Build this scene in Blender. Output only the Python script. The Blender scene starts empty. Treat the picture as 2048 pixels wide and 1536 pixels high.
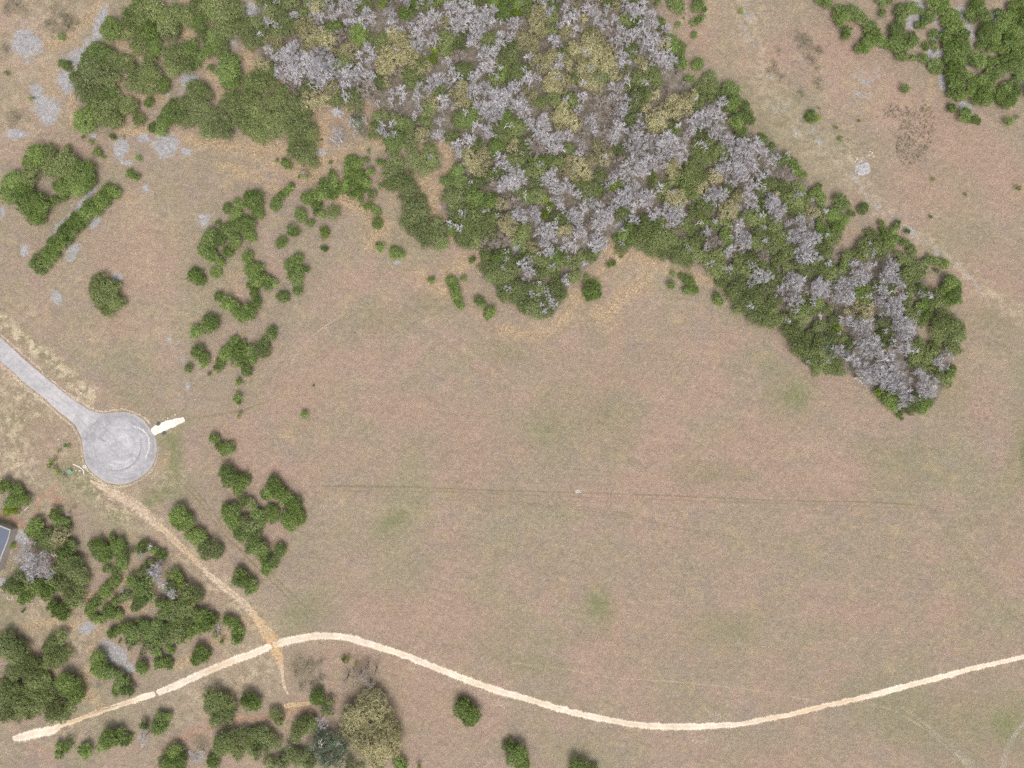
import bpy, math, random
import numpy as np

# ------------------------------------------------------------------ frame
S = 0.16                      # metres on the ground per photo pixel
W, H = 2048, 1536
CAM_H = W * S * 24.0 / 36.0   # straight-down drone camera
R = math.radians
scene = bpy.context.scene
col = scene.collection

cam_d = bpy.data.cameras.new("camera")
cam_d.lens = 24.0
cam_d.sensor_width = 36.0
cam_d.clip_start = 1.0
cam_d.clip_end = 20000.0
cam = bpy.data.objects.new("camera", cam_d)
col.objects.link(cam)
cam.location = (0, 0, CAM_H)
scene.camera = cam

SUN_EL, SUN_AZ = 58.0, 170.0          # high, veiled sun from the lower edge of the picture
world = bpy.data.worlds.new("World")
scene.world = world
world.use_nodes = True
wt = world.node_tree
wt.nodes.clear()
w_out = wt.nodes.new("ShaderNodeOutputWorld")
w_bg = wt.nodes.new("ShaderNodeBackground")
w_sky = wt.nodes.new("ShaderNodeTexSky")
w_sky.sky_type = 'NISHITA'
w_sky.sun_disc = False
w_sky.sun_elevation = R(SUN_EL)
w_sky.sun_rotation = R(SUN_AZ)
w_sky.air_density = 1.0
w_sky.dust_density = 4.0
w_hs = wt.nodes.new("ShaderNodeHueSaturation")     # a thin overcast takes the blue out of the sky
w_hs.inputs["Saturation"].default_value = 0.30
wt.links.new(w_sky.outputs[0], w_hs.inputs["Color"])
wt.links.new(w_hs.outputs[0], w_bg.inputs[0])
w_bg.inputs[1].default_value = 0.15
wt.links.new(w_bg.outputs[0], w_out.inputs[0])

sun_d = bpy.data.lights.new("sun", 'SUN')
sun_d.energy = 1.5
sun_d.angle = R(35)
sun_d.color = (1.0, 0.965, 0.92)
sun = bpy.data.objects.new("sun", sun_d)
col.objects.link(sun)
sun.rotation_euler = (R(90 - SUN_EL), 0, R(180 - SUN_AZ))

scene.view_settings.view_transform = 'Standard'
scene.view_settings.look = 'None'
scene.view_settings.exposure = 0.62
scene.view_settings.gamma = 1.0
scene.view_settings.use_curve_mapping = False
scene.cycles.use_denoising = False      # keep the fine grain of grass and twigs
scene.cycles.max_bounces = 4
scene.cycles.diffuse_bounces = 3
scene.cycles.transparent_max_bounces = 12

# ------------------------------------------------------------------ helpers
rng = np.random.default_rng(11)
rnd = random.Random(5)


def g(px, py, z=0.0):
    """A point of the place: photo pixel (px,py) seen at height z above the ground."""
    k = S * (CAM_H - z) / CAM_H
    return ((px - W / 2) * k, (H / 2 - py) * k, z)


def tag(o, label=None, cat=None, group=None, kind=None):
    if label: o["label"] = label
    if cat: o["category"] = cat
    if group: o["group"] = group
    if kind: o["kind"] = kind
    return o


def link(name, mesh, mat=None, parent=None):
    if mat is not None and len(mesh.materials) == 0:
        mesh.materials.append(mat)
    o = bpy.data.objects.new(name, mesh)
    col.objects.link(o)
    if parent is not None:
        o.parent = parent
    return o


def empty(name, loc=(0, 0, 0), rz=0.0):
    o = bpy.data.objects.new(name, None)
    o.empty_display_size = 0.5
    col.objects.link(o)
    o.location = loc
    o.rotation_euler = (0, 0, rz)
    return o


def mesh_np(name, verts, faces, attrs=None, smooth=False):
    """verts (N,3); faces (M,k) all with k corners; attrs = {name: (N,) or (N,3)}"""
    me = bpy.data.meshes.new(name)
    verts = np.asarray(verts, dtype=np.float32)
    faces = np.asarray(faces, dtype=np.int32)
    n, (m, k) = len(verts), faces.shape
    me.vertices.add(n)
    me.vertices.foreach_set("co", verts.ravel())
    me.loops.add(m * k)
    me.loops.foreach_set("vertex_index", faces.ravel())
    me.polygons.add(m)
    me.polygons.foreach_set("loop_start", np.arange(m, dtype=np.int32) * k)
    if smooth:
        me.polygons.foreach_set("use_smooth", np.ones(m, dtype=bool))
    me.update(calc_edges=True)
    for key, arr in (attrs or {}).items():
        arr = np.asarray(arr, dtype=np.float32)
        if arr.ndim == 1:
            a = me.attributes.new(key, 'FLOAT', 'POINT')
            a.data.foreach_set("value", arr)
        else:
            a = me.attributes.new(key, 'FLOAT_VECTOR', 'POINT')
            a.data.foreach_set("vector", arr.ravel())
    return me


class MB:
    """collects boxes, prisms and tubes into one mesh"""
    def __init__(s):
        s.v, s.f = [], []

    def add(s, vs, fs):
        b = len(s.v)
        s.v += [tuple(v) for v in vs]
        s.f += [tuple(i + b for i in f) for f in fs]

    def prism(s, pts, z0, z1, inset=0.0):
        n = len(pts)
        cx = sum(p[0] for p in pts) / n; cy = sum(p[1] for p in pts) / n
        top = [(p[0] + (cx - p[0]) * inset, p[1] + (cy - p[1]) * inset, z1) for p in pts]
        s.add([(p[0], p[1], z0) for p in pts] + top,
              [tuple(range(n, 2 * n)), tuple(reversed(range(n)))] +
              [(i, (i + 1) % n, n + (i + 1) % n, n + i) for i in range(n)])

    def box(s, x0, x1, y0, y1, z0, z1):
        s.prism([(x0, y0), (x1, y0), (x1, y1), (x0, y1)], z0, z1)

    def tube(s, path, rad, n=6):
        path = [np.array(p, float) for p in path]
        rings = []
        for i, p in enumerate(path):
            d = path[min(i + 1, len(path) - 1)] - path[max(i - 1, 0)]
            d /= (np.linalg.norm(d) + 1e-9)
            a = np.cross(d, (0.3, 0.9, 0.2)); a /= np.linalg.norm(a); b = np.cross(d, a)
            rings.append([p + rad[i] * (a * math.cos(t) + b * math.sin(t))
                          for t in [2 * math.pi * k / n for k in range(n)]])
        vs = [v for r_ in rings for v in r_]
        fs = []
        for i in range(len(path) - 1):
            for k in range(n):
                k2 = (k + 1) % n
                fs.append((i * n + k, i * n + k2, (i + 1) * n + k2, (i + 1) * n + k))
        fs.append(tuple(reversed(range(n))))
        fs.append(tuple(range((len(path) - 1) * n, len(path) * n)))
        s.add(vs, fs)

    def disc(s, x, y, r, z0, z1, n=24, inset=0.0):
        s.prism([(x + r * math.cos(2 * math.pi * i / n), y + r * math.sin(2 * math.pi * i / n)) for i in range(n)], z0, z1, inset)

    def mesh(s, name):
        me = bpy.data.meshes.new(name)
        me.from_pydata(s.v, [], s.f)
        me.update()
        return me

    def build(s, name, mat, parent=None):
        return link(name, s.mesh(name), mat, parent)


# ------------------------------------------------------------------ materials
class NT:
    def __init__(s, name):
        s.m = bpy.data.materials.new(name)
        s.m.use_nodes = True
        s.t = s.m.node_tree
        s.t.nodes.clear()
        s.out = s.t.nodes.new("ShaderNodeOutputMaterial")
        tc = s.t.nodes.new("ShaderNodeNewGeometry")
        s.pos = tc.outputs["Position"]

    def n(s, kind, **kw):
        nd = s.t.nodes.new("ShaderNode" + kind)
        for k, v in kw.items():
            setattr(nd, k, v)
        return nd

    def put(s, sock, v):
        if hasattr(v, "links") or isinstance(v, bpy.types.NodeSocket):
            s.t.links.new(v, sock)
        else:
            sock.default_value = v

    def noise(s, scale, detail=4.0, rough=0.55, vec=None, dist=0.0, color=False):
        nd = s.n("TexNoise")
        s.put(nd.inputs["Vector"], vec if vec is not None else s.pos)
        nd.inputs["Scale"].default_value = scale
        nd.inputs["Detail"].default_value = detail
        nd.inputs["Roughness"].default_value = rough
        nd.inputs["Distortion"].default_value = dist
        return nd.outputs[1 if color else 0]

    def math(s, op, a, b=0.0, c=0.0, clamp=False):
        nd = s.n("Math", operation=op, use_clamp=clamp)
        s.put(nd.inputs[0], a); s.put(nd.inputs[1], b)
        if op in ('MULTIPLY_ADD', 'SMOOTH_MIN'):
            s.put(nd.inputs[2], c)
        return nd.outputs[0]

    def ramp(s, v, lo, hi, a=0.0, b=1.0):
        nd = s.n("MapRange", interpolation_type='SMOOTHSTEP')
        s.put(nd.inputs[0], v)
        nd.inputs[1].default_value = lo; nd.inputs[2].default_value = hi
        nd.inputs[3].default_value = a; nd.inputs[4].default_value = b
        return nd.outputs[0]

    def mix(s, f, a, b, mode='MIX'):
        nd = s.n("Mix", data_type='RGBA', blend_type=mode)
        s.put(nd.inputs[0], f)
        s.put(nd.inputs[6], a if not isinstance(a, tuple) else a + (1,))
        s.put(nd.inputs[7], b if not isinstance(b, tuple) else b + (1,))
        return nd.outputs[2]

    def scale_col(s, c, f):
        nd = s.n("VectorMath", operation='SCALE')
        s.put(nd.inputs[0], c)
        s.put(nd.inputs[3], f)
        return nd.outputs[0]

    def attr(s, name, out=2):
        nd = s.n("Attribute", attribute_name=name)
        return nd.outputs[out]

    def sep(s, v):
        nd = s.n("SeparateXYZ")
        s.put(nd.inputs[0], v)
        return nd.outputs

    def bsdf(s, colr, rough=0.9, bump=None, bump_d=0.1, alpha=None, spec=0.2, trans=0.0):
        b = s.n("BsdfPrincipled")
        s.put(b.inputs["Base Color"], colr if not isinstance(colr, tuple) else colr + (1,))
        s.put(b.inputs["Roughness"], rough)
        b.inputs["Specular IOR Level"].default_value = spec
        if bump is not None:
            bn = s.n("Bump")
            bn.inputs["Strength"].default_value = 1.0
            bn.inputs["Distance"].default_value = bump_d
            s.put(bn.inputs["Height"], bump)
            s.put(b.inputs["Normal"], bn.outputs[0])
        sh = b.outputs[0]
        if trans:
            tr = s.n("BsdfTranslucent")
            s.put(tr.inputs[0], colr)
            mx = s.n("MixShader"); mx.inputs[0].default_value = trans
            s.t.links.new(sh, mx.inputs[1]); s.t.links.new(tr.outputs[0], mx.inputs[2])
            sh = mx.outputs[0]
        if alpha is not None:
            tp = s.n("BsdfTransparent")
            mx = s.n("MixShader")
            s.put(mx.inputs[0], alpha)
            s.t.links.new(tp.outputs[0], mx.inputs[1]); s.t.links.new(sh, mx.inputs[2])
            sh = mx.outputs[0]
        s.t.links.new(sh, s.out.inputs[0])
        return s.m


M = {}


def simple(name, c, rough=0.8, var=0.12, sc=3.0, spec=0.25, bump=0.0):
    t = NT(name)
    f = t.ramp(t.noise(sc, 5, 0.65), 0.25, 0.75, 1 - var, 1 + var)
    M[name] = t.bsdf(t.scale_col(t.mix(0.0, c, c), f), rough, spec=spec,
                     bump=t.noise(sc * 2, 4) if bump else None, bump_d=bump)
    return M[name]


# --- the ground: colours of soil, thatch, rock and leaf litter steered by three painted maps of what grows where
def ground_material():
    t = NT("ground_material")
    a1 = t.sep(t.attr("cover_a", 1)); a2 = t.sep(t.attr("cover_b", 1)); a3 = t.sep(t.attr("cover_c", 1))
    rock, litter, green = a1[0], a1[1], a1[2]
    straw, pink, scrub = a2[0], a2[1], a2[2]
    dirt, rough_ground, fleck = a3[0], a3[1], a3[2]
    nA = t.noise(0.022, 7, 0.62, dist=0.6)
    nB = t.noise(0.055, 6, 0.62, vec=None, dist=0.3)
    nC = t.noise(0.16, 6, 0.6)
    nD = t.noise(0.55, 6, 0.7)
    grain = t.noise(1.35, 5, 0.85)
    grain2 = t.noise(3.1, 3, 0.8)
    base = t.mix(t.ramp(nA, 0.40, 0.60), (0.268, 0.204, 0.150), (0.248, 0.203, 0.146))
    base = t.mix(t.ramp(nB, 0.49, 0.58, 0, 0.7), base, (0.292, 0.210, 0.165))       # pinkish grass heads
    sh = t.n("VectorMath", operation='ADD'); t.put(sh.inputs[0], t.pos); sh.inputs[1].default_value = (71, 33, 5)
    nE = t.noise(0.04, 6, 0.6, vec=sh.outputs[0])
    nF = t.noise(0.13, 7, 0.66, vec=sh.outputs[0])
    base = t.mix(t.ramp(nE, 0.50, 0.62, 0, 0.60), base, (0.228, 0.205, 0.132))        # olive sward
    base = t.mix(t.ramp(nF, 0.51, 0.62, 0, 0.6), base, (0.240, 0.194, 0.155))       # greyed thatch
    base = t.mix(t.ramp(nC, 0.53, 0.70, 0, 0.6), base, (0.318, 0.245, 0.150))       # straw
    base = t.mix(t.ramp(nD, 0.50, 0.70, 0, 0.55), base, (0.325, 0.248, 0.190))
    base = t.mix(t.math('MULTIPLY', pink, 0.85, clamp=True), base, t.mix(nC, (0.335, 0.215, 0.170), (0.300, 0.205, 0.155)))
    gm = t.math('MULTIPLY', green, t.ramp(nD, 0.25, 0.7, 0.55, 1.15), clamp=True)
    base = t.mix(gm, base, t.mix(nC, (0.140, 0.160, 0.070), (0.195, 0.185, 0.100)))
    sm = t.math('MULTIPLY', straw, t.ramp(t.noise(0.28, 8, 0.75), 0.42, 0.62, 0.05, 0.9), clamp=True)
    base = t.mix(sm, base, t.mix(t.ramp(nD, 0.35, 0.65), (0.32, 0.26, 0.165), (0.40, 0.325, 0.215)))
    base = t.mix(t.math('MULTIPLY', t.attr('mould'), 0.9), base, t.mix(t.ramp(nD, 0.35, 0.65), (0.150, 0.130, 0.100), (0.235, 0.195, 0.170)))
    # rough disturbed verge: pale caliche flecks between olive weeds
    rgm = t.math('MULTIPLY', rough_ground, t.ramp(t.noise(0.33, 7, 0.72), 0.44, 0.60, 0.0, 1.0), clamp=True)
    base = t.mix(t.math('MULTIPLY', rough_ground, 0.55, clamp=True), base, t.mix(nC, (0.205, 0.185, 0.11), (0.26, 0.19, 0.135)))
    base = t.mix(rgm, base, t.mix(nD, (0.40, 0.315, 0.205), (0.52, 0.445, 0.325)))
    # orange leaf litter, speckled
    lm = t.ramp(t.math('ADD', litter, t.math('MULTIPLY', t.math('SUBTRACT', t.math('ADD', t.math('MULTIPLY', t.noise(0.35, 8, 0.75), 0.6), t.math('MULTIPLY', t.noise(0.10, 5, 0.6), 0.4)), 0.5), 3.0)), 0.22, 0.85)
    lc = t.mix(t.ramp(nD, 0.35, 0.65), (0.350, 0.250, 0.155), (0.455, 0.340, 0.210))
    lc = t.mix(t.ramp(t.noise(1.9, 3, 0.7), 0.42, 0.62), t.scale_col(lc, 0.62), t.scale_col(lc, 1.16))
    base = t.mix(t.math('MULTIPLY', lm, 0.75), base, lc)
    # bare dirt
    dm = t.ramp(t.math('ADD', dirt, t.math('MULTIPLY', t.math('SUBTRACT', t.noise(0.6, 6, 0.75), 0.5), 1.2)), 0.30, 0.62)
    base = t.mix(dm, base, t.mix(t.ramp(nD, 0.3, 0.7), (0.275, 0.185, 0.135), (0.345, 0.225, 0.15)))
    # grey limestone pavement
    rm = t.ramp(t.math('ADD', rock, t.math('MULTIPLY', t.math('SUBTRACT', t.math('ADD', t.math('MULTIPLY', t.noise(0.38, 8, 0.74), 0.6), t.math('MULTIPLY', t.noise(0.13, 5, 0.6), 0.4)), 0.5), 2.6)), 0.34, 0.66)
    rc = t.mix(t.ramp(t.noise(0.9, 6, 0.75), 0.35, 0.65), (0.255, 0.245, 0.242), (0.355, 0.343, 0.343))
    base = t.mix(t.math('MULTIPLY', rm, 0.92), base, rc)
    # low dead scrub, dark dots
    scm = t.math('MULTIPLY', scrub, t.ramp(t.noise(0.85, 5, 0.7), 0.50, 0.60), clamp=True)
    base = t.mix(t.math('MULTIPLY', scm, 0.75), base, (0.150, 0.140, 0.115))
    flm = t.math('MULTIPLY', fleck, t.ramp(t.noise(1.3, 5, 0.8), 0.54, 0.62), clamp=True)
    base = t.mix(flm, base, (0.56, 0.49, 0.39))
    # mown and trampled streaks: stretched noise in two headings
    for ang, st in ((-0.10, 0.035), (0.75, 0.035), (-0.6, 0.03)):
        mp = t.n("Mapping", vector_type='TEXTURE'); t.put(mp.inputs[0], t.pos); mp.inputs["Rotation"].default_value = (0, 0, ang); mp.inputs["Scale"].default_value = (16, 1.5, 1)
        stv = t.noise(1.0, 4, 0.65, vec=mp.outputs[0], dist=0.5)
        base = t.scale_col(base, t.ramp(stv, 0.35, 0.65, 1 - st, 1 + st))
    clump = t.noise(0.75, 7, 0.78, dist=0.8)
    base = t.scale_col(base, t.ramp(clump, 0.38, 0.62, 0.88, 1.10))
    # grain of the thatch: stems, gaps and tips
    gr = t.math('MULTIPLY', t.ramp(grain, 0.30, 0.70, 0.87, 1.13), t.ramp(grain2, 0.28, 0.72, 0.91, 1.09))
    base = t.scale_col(base, gr)
    spk = t.ramp(t.noise(0.9, 4, 0.9, vec=sh.outputs[0]), 0.66, 0.72, 1.0, 0.72)
    base = t.scale_col(base, spk)
    bump = t.math('ADD', grain, t.math('MULTIPLY', grain2, 0.5))
    M["ground"] = t.bsdf(base, 0.95, bump=bump, bump_d=0.35, spec=0.05)


ground_material()


def strip_material(name, c1, c2, edge_soft, speck=0.0, speck_c=(0.2, 0.15, 0.1), strength=1.0, sc=0.8, mark=None, bump=0.06, brk=0.0):
    """surface of a ribbon: attribute 'edge' runs 0 at the rim to 1 in the middle; the rim frays"""
    t = NT(name)
    e = t.attr("edge")
    fr = t.math('ADD', e, t.math('MULTIPLY', t.math('SUBTRACT', t.noise(1.1, 5, 0.8), 0.5), edge_soft))
    alpha = t.ramp(fr, 0.10, 0.10 + 0.12 + edge_soft * 0.25)
    if brk:
        alpha = t.math('MULTIPLY', alpha, t.ramp(t.noise(0.12, 5, 0.7), 0.5 - brk, 0.5 + 0.1, 0.40, 1.0))
    c = t.mix(t.ramp(t.noise(sc, 6, 0.7), 0.3, 0.7), c1, c2)
    if mark:
        c = t.mix(t.attr("mark"), c, mark)
    if speck:
        c = t.mix(t.math('MULTIPLY', t.ramp(t.noise(1.5, 4, 0.75), 0.50, 0.60), speck), c, speck_c)
    c = t.scale_col(c, t.ramp(t.noise(2.3, 5, 0.8), 0.25, 0.75, 0.88, 1.12))
    if strength < 1 or brk:      # worn patches between tufts: covered or not, never half see-through
        alpha = t.math('MULTIPLY', alpha, strength)
        wn = t.n("TexWhiteNoise", noise_dimensions='3D')
        sn = t.n("VectorMath", operation='SNAP'); t.put(sn.inputs[0], t.pos); sn.inputs[1].default_value = (0.13, 0.13, 50.0)
        t.put(wn.inputs["Vector"], sn.outputs[0])
        alpha = t.math('GREATER_THAN', alpha, wn.outputs["Value"])
    rut = t.math('ABSOLUTE', t.math('SUBTRACT', t.attr("edge"), 0.45))      # two smoother wheel lines, rougher crown
    c = t.scale_col(c, t.ramp(rut, 0.05, 0.35, 1.04, 0.93))
    c = t.scale_col(c, t.ramp(t.noise(0.09, 5, 0.65), 0.35, 0.65, 0.90, 1.05))
    M[name] = t.bsdf(c, 0.92, bump=t.noise(2.0, 5, 0.7) if bump else None, bump_d=bump, alpha=alpha, spec=0.1)


strip_material("limestone_gravel", (0.540, 0.445, 0.345), (0.66, 0.57, 0.465), 1.0, mark=(0.455, 0.325, 0.195), speck=0.30, speck_c=(0.36, 0.28, 0.19), sc=0.35)
strip_material("orange_dirt", (0.37, 0.28, 0.20), (0.53, 0.43, 0.325), 2.0, speck=0.75, speck_c=(0.22, 0.165, 0.10), mark=(0.47, 0.315, 0.165))
strip_material("pale_path", (0.29, 0.255, 0.205), (0.36, 0.325, 0.275), 2.2, strength=0.42, brk=0.2)
strip_material("olive_track", (0.150, 0.130, 0.070), (0.185, 0.160, 0.090), 0.7, strength=0.75, bump=0, brk=0.12)
strip_material("worn_track", (0.185, 0.135, 0.10), (0.22, 0.165, 0.125), 0.9, strength=0.55, bump=0, brk=0.12)
strip_material("straw_track", (0.33, 0.27, 0.18), (0.37, 0.30, 0.20), 1.2, strength=0.6, bump=0, brk=0.12)
strip_material("verge_gravel", (0.36, 0.28, 0.21), (0.54, 0.45, 0.35), 1.9, speck=0.6, speck_c=(0.25, 0.20, 0.14), strength=0.8, brk=0.3)
strip_material("white_caliche", (0.58, 0.53, 0.465), (0.68, 0.64, 0.575), 0.4, speck=0.35, speck_c=(0.5, 0.42, 0.33))


def asphalt_material():
    t = NT("old_asphalt")
    c = t.mix(t.ramp(t.noise(0.16, 7, 0.68), 0.35, 0.65), (0.275, 0.264, 0.272), (0.345, 0.333, 0.340))
    c = t.mix(t.ramp(t.noise(0.7, 6, 0.75), 0.45, 0.70, 0, 0.6), c, (0.42, 0.395, 0.395))
    # turning swirls round the middle of the bulb
    cx, cy, _ = g(243, 892)
    vm = t.n("VectorMath", operation='DISTANCE')
    t.put(vm.inputs[0], t.pos); vm.inputs[1].default_value = (cx, cy, 0)
    d = t.math('ADD', vm.outputs["Value"], t.math('MULTIPLY', t.noise(0.12, 3, 0.5), 2.5))
    cmb = t.n("CombineXYZ"); t.put(cmb.inputs[0], d)
    sep = t.sep(t.pos)
    t.put(cmb.inputs[1], t.math('MULTIPLY', sep[0], 0.05)); t.put(cmb.inputs[2], t.math('MULTIPLY', sep[1], 0.05))
    sw = t.noise(1.3, 5, 0.7, vec=cmb.outputs[0])
    c = t.scale_col(c, t.ramp(sw, 0.32, 0.68, 0.90, 1.10))
    c = t.scale_col(c, t.ramp(t.noise(2.2, 5, 0.85), 0.3, 0.7, 0.84, 1.14))
    c = t.scale_col(c, t.ramp(t.math('ADD', d, t.math('MULTIPLY', t.noise(0.35, 5, 0.7), 3.0)), 8.0, 12.5, 1.04, 0.84))
    wr = t.ramp(d, 12.5, 16, 0.0, 1.0)
    c = t.mix(t.math('MULTIPLY', wr, t.ramp(t.noise(0.12, 5, 0.6), 0.35, 0.65, 0.3, 0.9)), c, (0.385, 0.365, 0.362))
    c = t.scale_col(c, t.ramp(t.noise(0.45, 7, 0.8), 0.36, 0.62, 0.86, 1.08))
    e = t.attr("edge")
    c = t.mix(t.ramp(t.math('ADD', e, t.math('MULTIPLY', t.noise(0.6, 5, 0.8), 0.8)), 0.35, 0.80, 0.5, 0.0), c, (0.36, 0.325, 0.30))
    M["asphalt"] = t.bsdf(c, 0.85, bump=t.noise(5, 3), bump_d=0.02, spec=0.2)


asphalt_material()
strip_material("tyre_scrub", (0.20, 0.185, 0.19), (0.27, 0.25, 0.255), 1.3, strength=0.75, bump=0)
strip_material("sealed_crack", (0.24, 0.22, 0.225), (0.29, 0.27, 0.27), 0.6, strength=0.7, bump=0)
strip_material("pale_scrub", (0.52, 0.49, 0.475), (0.57, 0.54, 0.52), 1.6, strength=0.6, bump=0)


def leaf_material(name, dark, mid, light, var=0.20, trans=0.28, dead=None):
    """tint 0..1 per tuft (young tips against old foliage), plus a shift for each tree"""
    t = NT(name)
    ti = t.attr("tint")
    oi = t.n("ObjectInfo")
    c = t.mix(t.ramp(ti, 0.0, 0.55), dark, mid)
    c = t.mix(t.ramp(ti, 0.5, 1.0), c, light)
    c = t.mix(t.math('MULTIPLY', oi.outputs["Random"], 0.35), c, t.mix(0.0, light, light))
    if trans:      # some trees greyer, some yellower than their neighbours
        c = t.mix(t.ramp(t.noise(0.045, 3, 0.6), 0.44, 0.62, 0.0, 0.20), c, t.scale_col(t.mix(0.0, (0.40, 0.42, 0.30), (0, 0, 0)), 0.42))
    if dead:
        c = t.mix(t.ramp(t.noise(0.8, 3, 0.6), 0.55, 0.72, 0, 0.7), c, dead)
    c = t.scale_col(c, t.math('ADD', t.math('MULTIPLY', oi.outputs["Random"], 2 * var), 1 - var))
    M[name] = t.bsdf(c, 0.75, spec=0.12, trans=trans)


leaf_material("juniper_leaf", (0.088, 0.140, 0.032), (0.158, 0.222, 0.054), (0.270, 0.330, 0.120))
leaf_material("oak_leaf", (0.108, 0.150, 0.050), (0.190, 0.232, 0.080), (0.310, 0.340, 0.150), dead=(0.23, 0.205, 0.115))
leaf_material("blue_oak_leaf", (0.080, 0.120, 0.070), (0.130, 0.175, 0.105), (0.24, 0.29, 0.20))
leaf_material("budding_leaf", (0.235, 0.218, 0.105), (0.375, 0.343, 0.180), (0.520, 0.480, 0.285), dead=(0.36, 0.285, 0.175))
leaf_material("fresh_leaf", (0.11, 0.17, 0.022), (0.17, 0.24, 0.03), (0.25, 0.31, 0.045))
leaf_material("faded_leaf", (0.140, 0.140, 0.085), (0.185, 0.182, 0.115), (0.245, 0.235, 0.16))
leaf_material("dead_twig", (0.180, 0.167, 0.168), (0.325, 0.305, 0.315), (0.54, 0.515, 0.53), trans=0.0, var=0.10)
leaf_material("brown_twig", (0.15, 0.115, 0.095), (0.23, 0.185, 0.16), (0.32, 0.28, 0.255), trans=0.0, var=0.12)
leaf_material("understory_leaf", (0.100, 0.110, 0.060), (0.175, 0.175, 0.105), (0.26, 0.24, 0.185), dead=(0.25, 0.215, 0.20))
simple("bark", (0.20, 0.17, 0.145), 0.9, 0.25, 4)
simple("pale_bark", (0.50, 0.47, 0.44), 0.9, 0.2, 4)
simple("concrete", (0.33, 0.305, 0.275), 0.85, 0.15, 1.5)
simple("white_concrete", (0.55, 0.51, 0.46), 0.85, 0.1, 2)
simple("slate_roof", (0.095, 0.110, 0.145), 0.6, 0.10, 1.2)
simple("house_wall", (0.30, 0.27, 0.24), 0.9, 0.1, 1.0)
simple("green_paint", (0.13, 0.25, 0.18), 0.5, 0.1, 3)
simple("dark_rubber", (0.03, 0.03, 0.03), 0.7, 0.1, 3)
simple("limestone", (0.44, 0.38, 0.30), 0.9, 0.2, 2.0)
simple("grey_stone", (0.34, 0.315, 0.315), 0.9, 0.25, 2.0)
simple("dark_stone", (0.10, 0.09, 0.08), 0.9, 0.25, 2.0)
simple("white_paint", (0.78, 0.77, 0.74), 0.6, 0.05, 2.0)
simple("metal", (0.35, 0.36, 0.37), 0.45, 0.1, 3, spec=0.5)
strip_material("faint_track", (0.185, 0.172, 0.098), (0.215, 0.195, 0.12), 1.6, strength=0.40, bump=0, brk=0.1)

# ------------------------------------------------------------------ the ground and its cover maps
STEP = 4.0
xs = np.arange(-160, W + 161, STEP)
ys = np.arange(-160, H + 161, STEP)
far = np.array([400, 1000, 2500, 6000, 14000, 30000.0])
gx = np.concatenate([(xs[0] - far[::-1]), xs, xs[-1] + far])
gy = np.concatenate([(ys[0] - far[::-1]), ys, ys[-1] + far])
GX, GY = np.meshgrid(gx, gy)
cov = {k: np.zeros_like(GX) for k in ("rock", "litter", "green", "straw", "pink", "scrub", "dirt", "rough", "fleck")}


def blob(ch, x, y, rx, ry=None, ang=0.0, v=1.0, soft=0.5):
    ry = ry or rx
    a = R(ang)
    dx, dy = GX - x, GY - y
    u = (dx * math.cos(a) + dy * math.sin(a)) / rx
    w = (-dx * math.sin(a) + dy * math.cos(a)) / ry
    d = np.sqrt(u * u + w * w)
    cov[ch] = np.maximum(cov[ch], v * np.clip((1 + soft - d) / (2 * soft), 0, 1))


def stroke(ch, pts, width, v=1.0, soft=0.5):
    best = np.full(GX.shape, 1e9)
    for (x0, y0), (x1, y1) in zip(pts[:-1], pts[1:]):
        L = (x1 - x0) ** 2 + (y1 - y0) ** 2 + 1e-9
        tt = np.clip(((GX - x0) * (x1 - x0) + (GY - y0) * (y1 - y0)) / L, 0, 1)
        best = np.minimum(best, np.hypot(GX - x0 - tt * (x1 - x0), GY - y0 - tt * (y1 - y0)))
    d = best / (width / 2)
    cov[ch] = np.maximum(cov[ch], v * np.clip((1 + soft - d) / (2 * soft), 0, 1))


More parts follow.
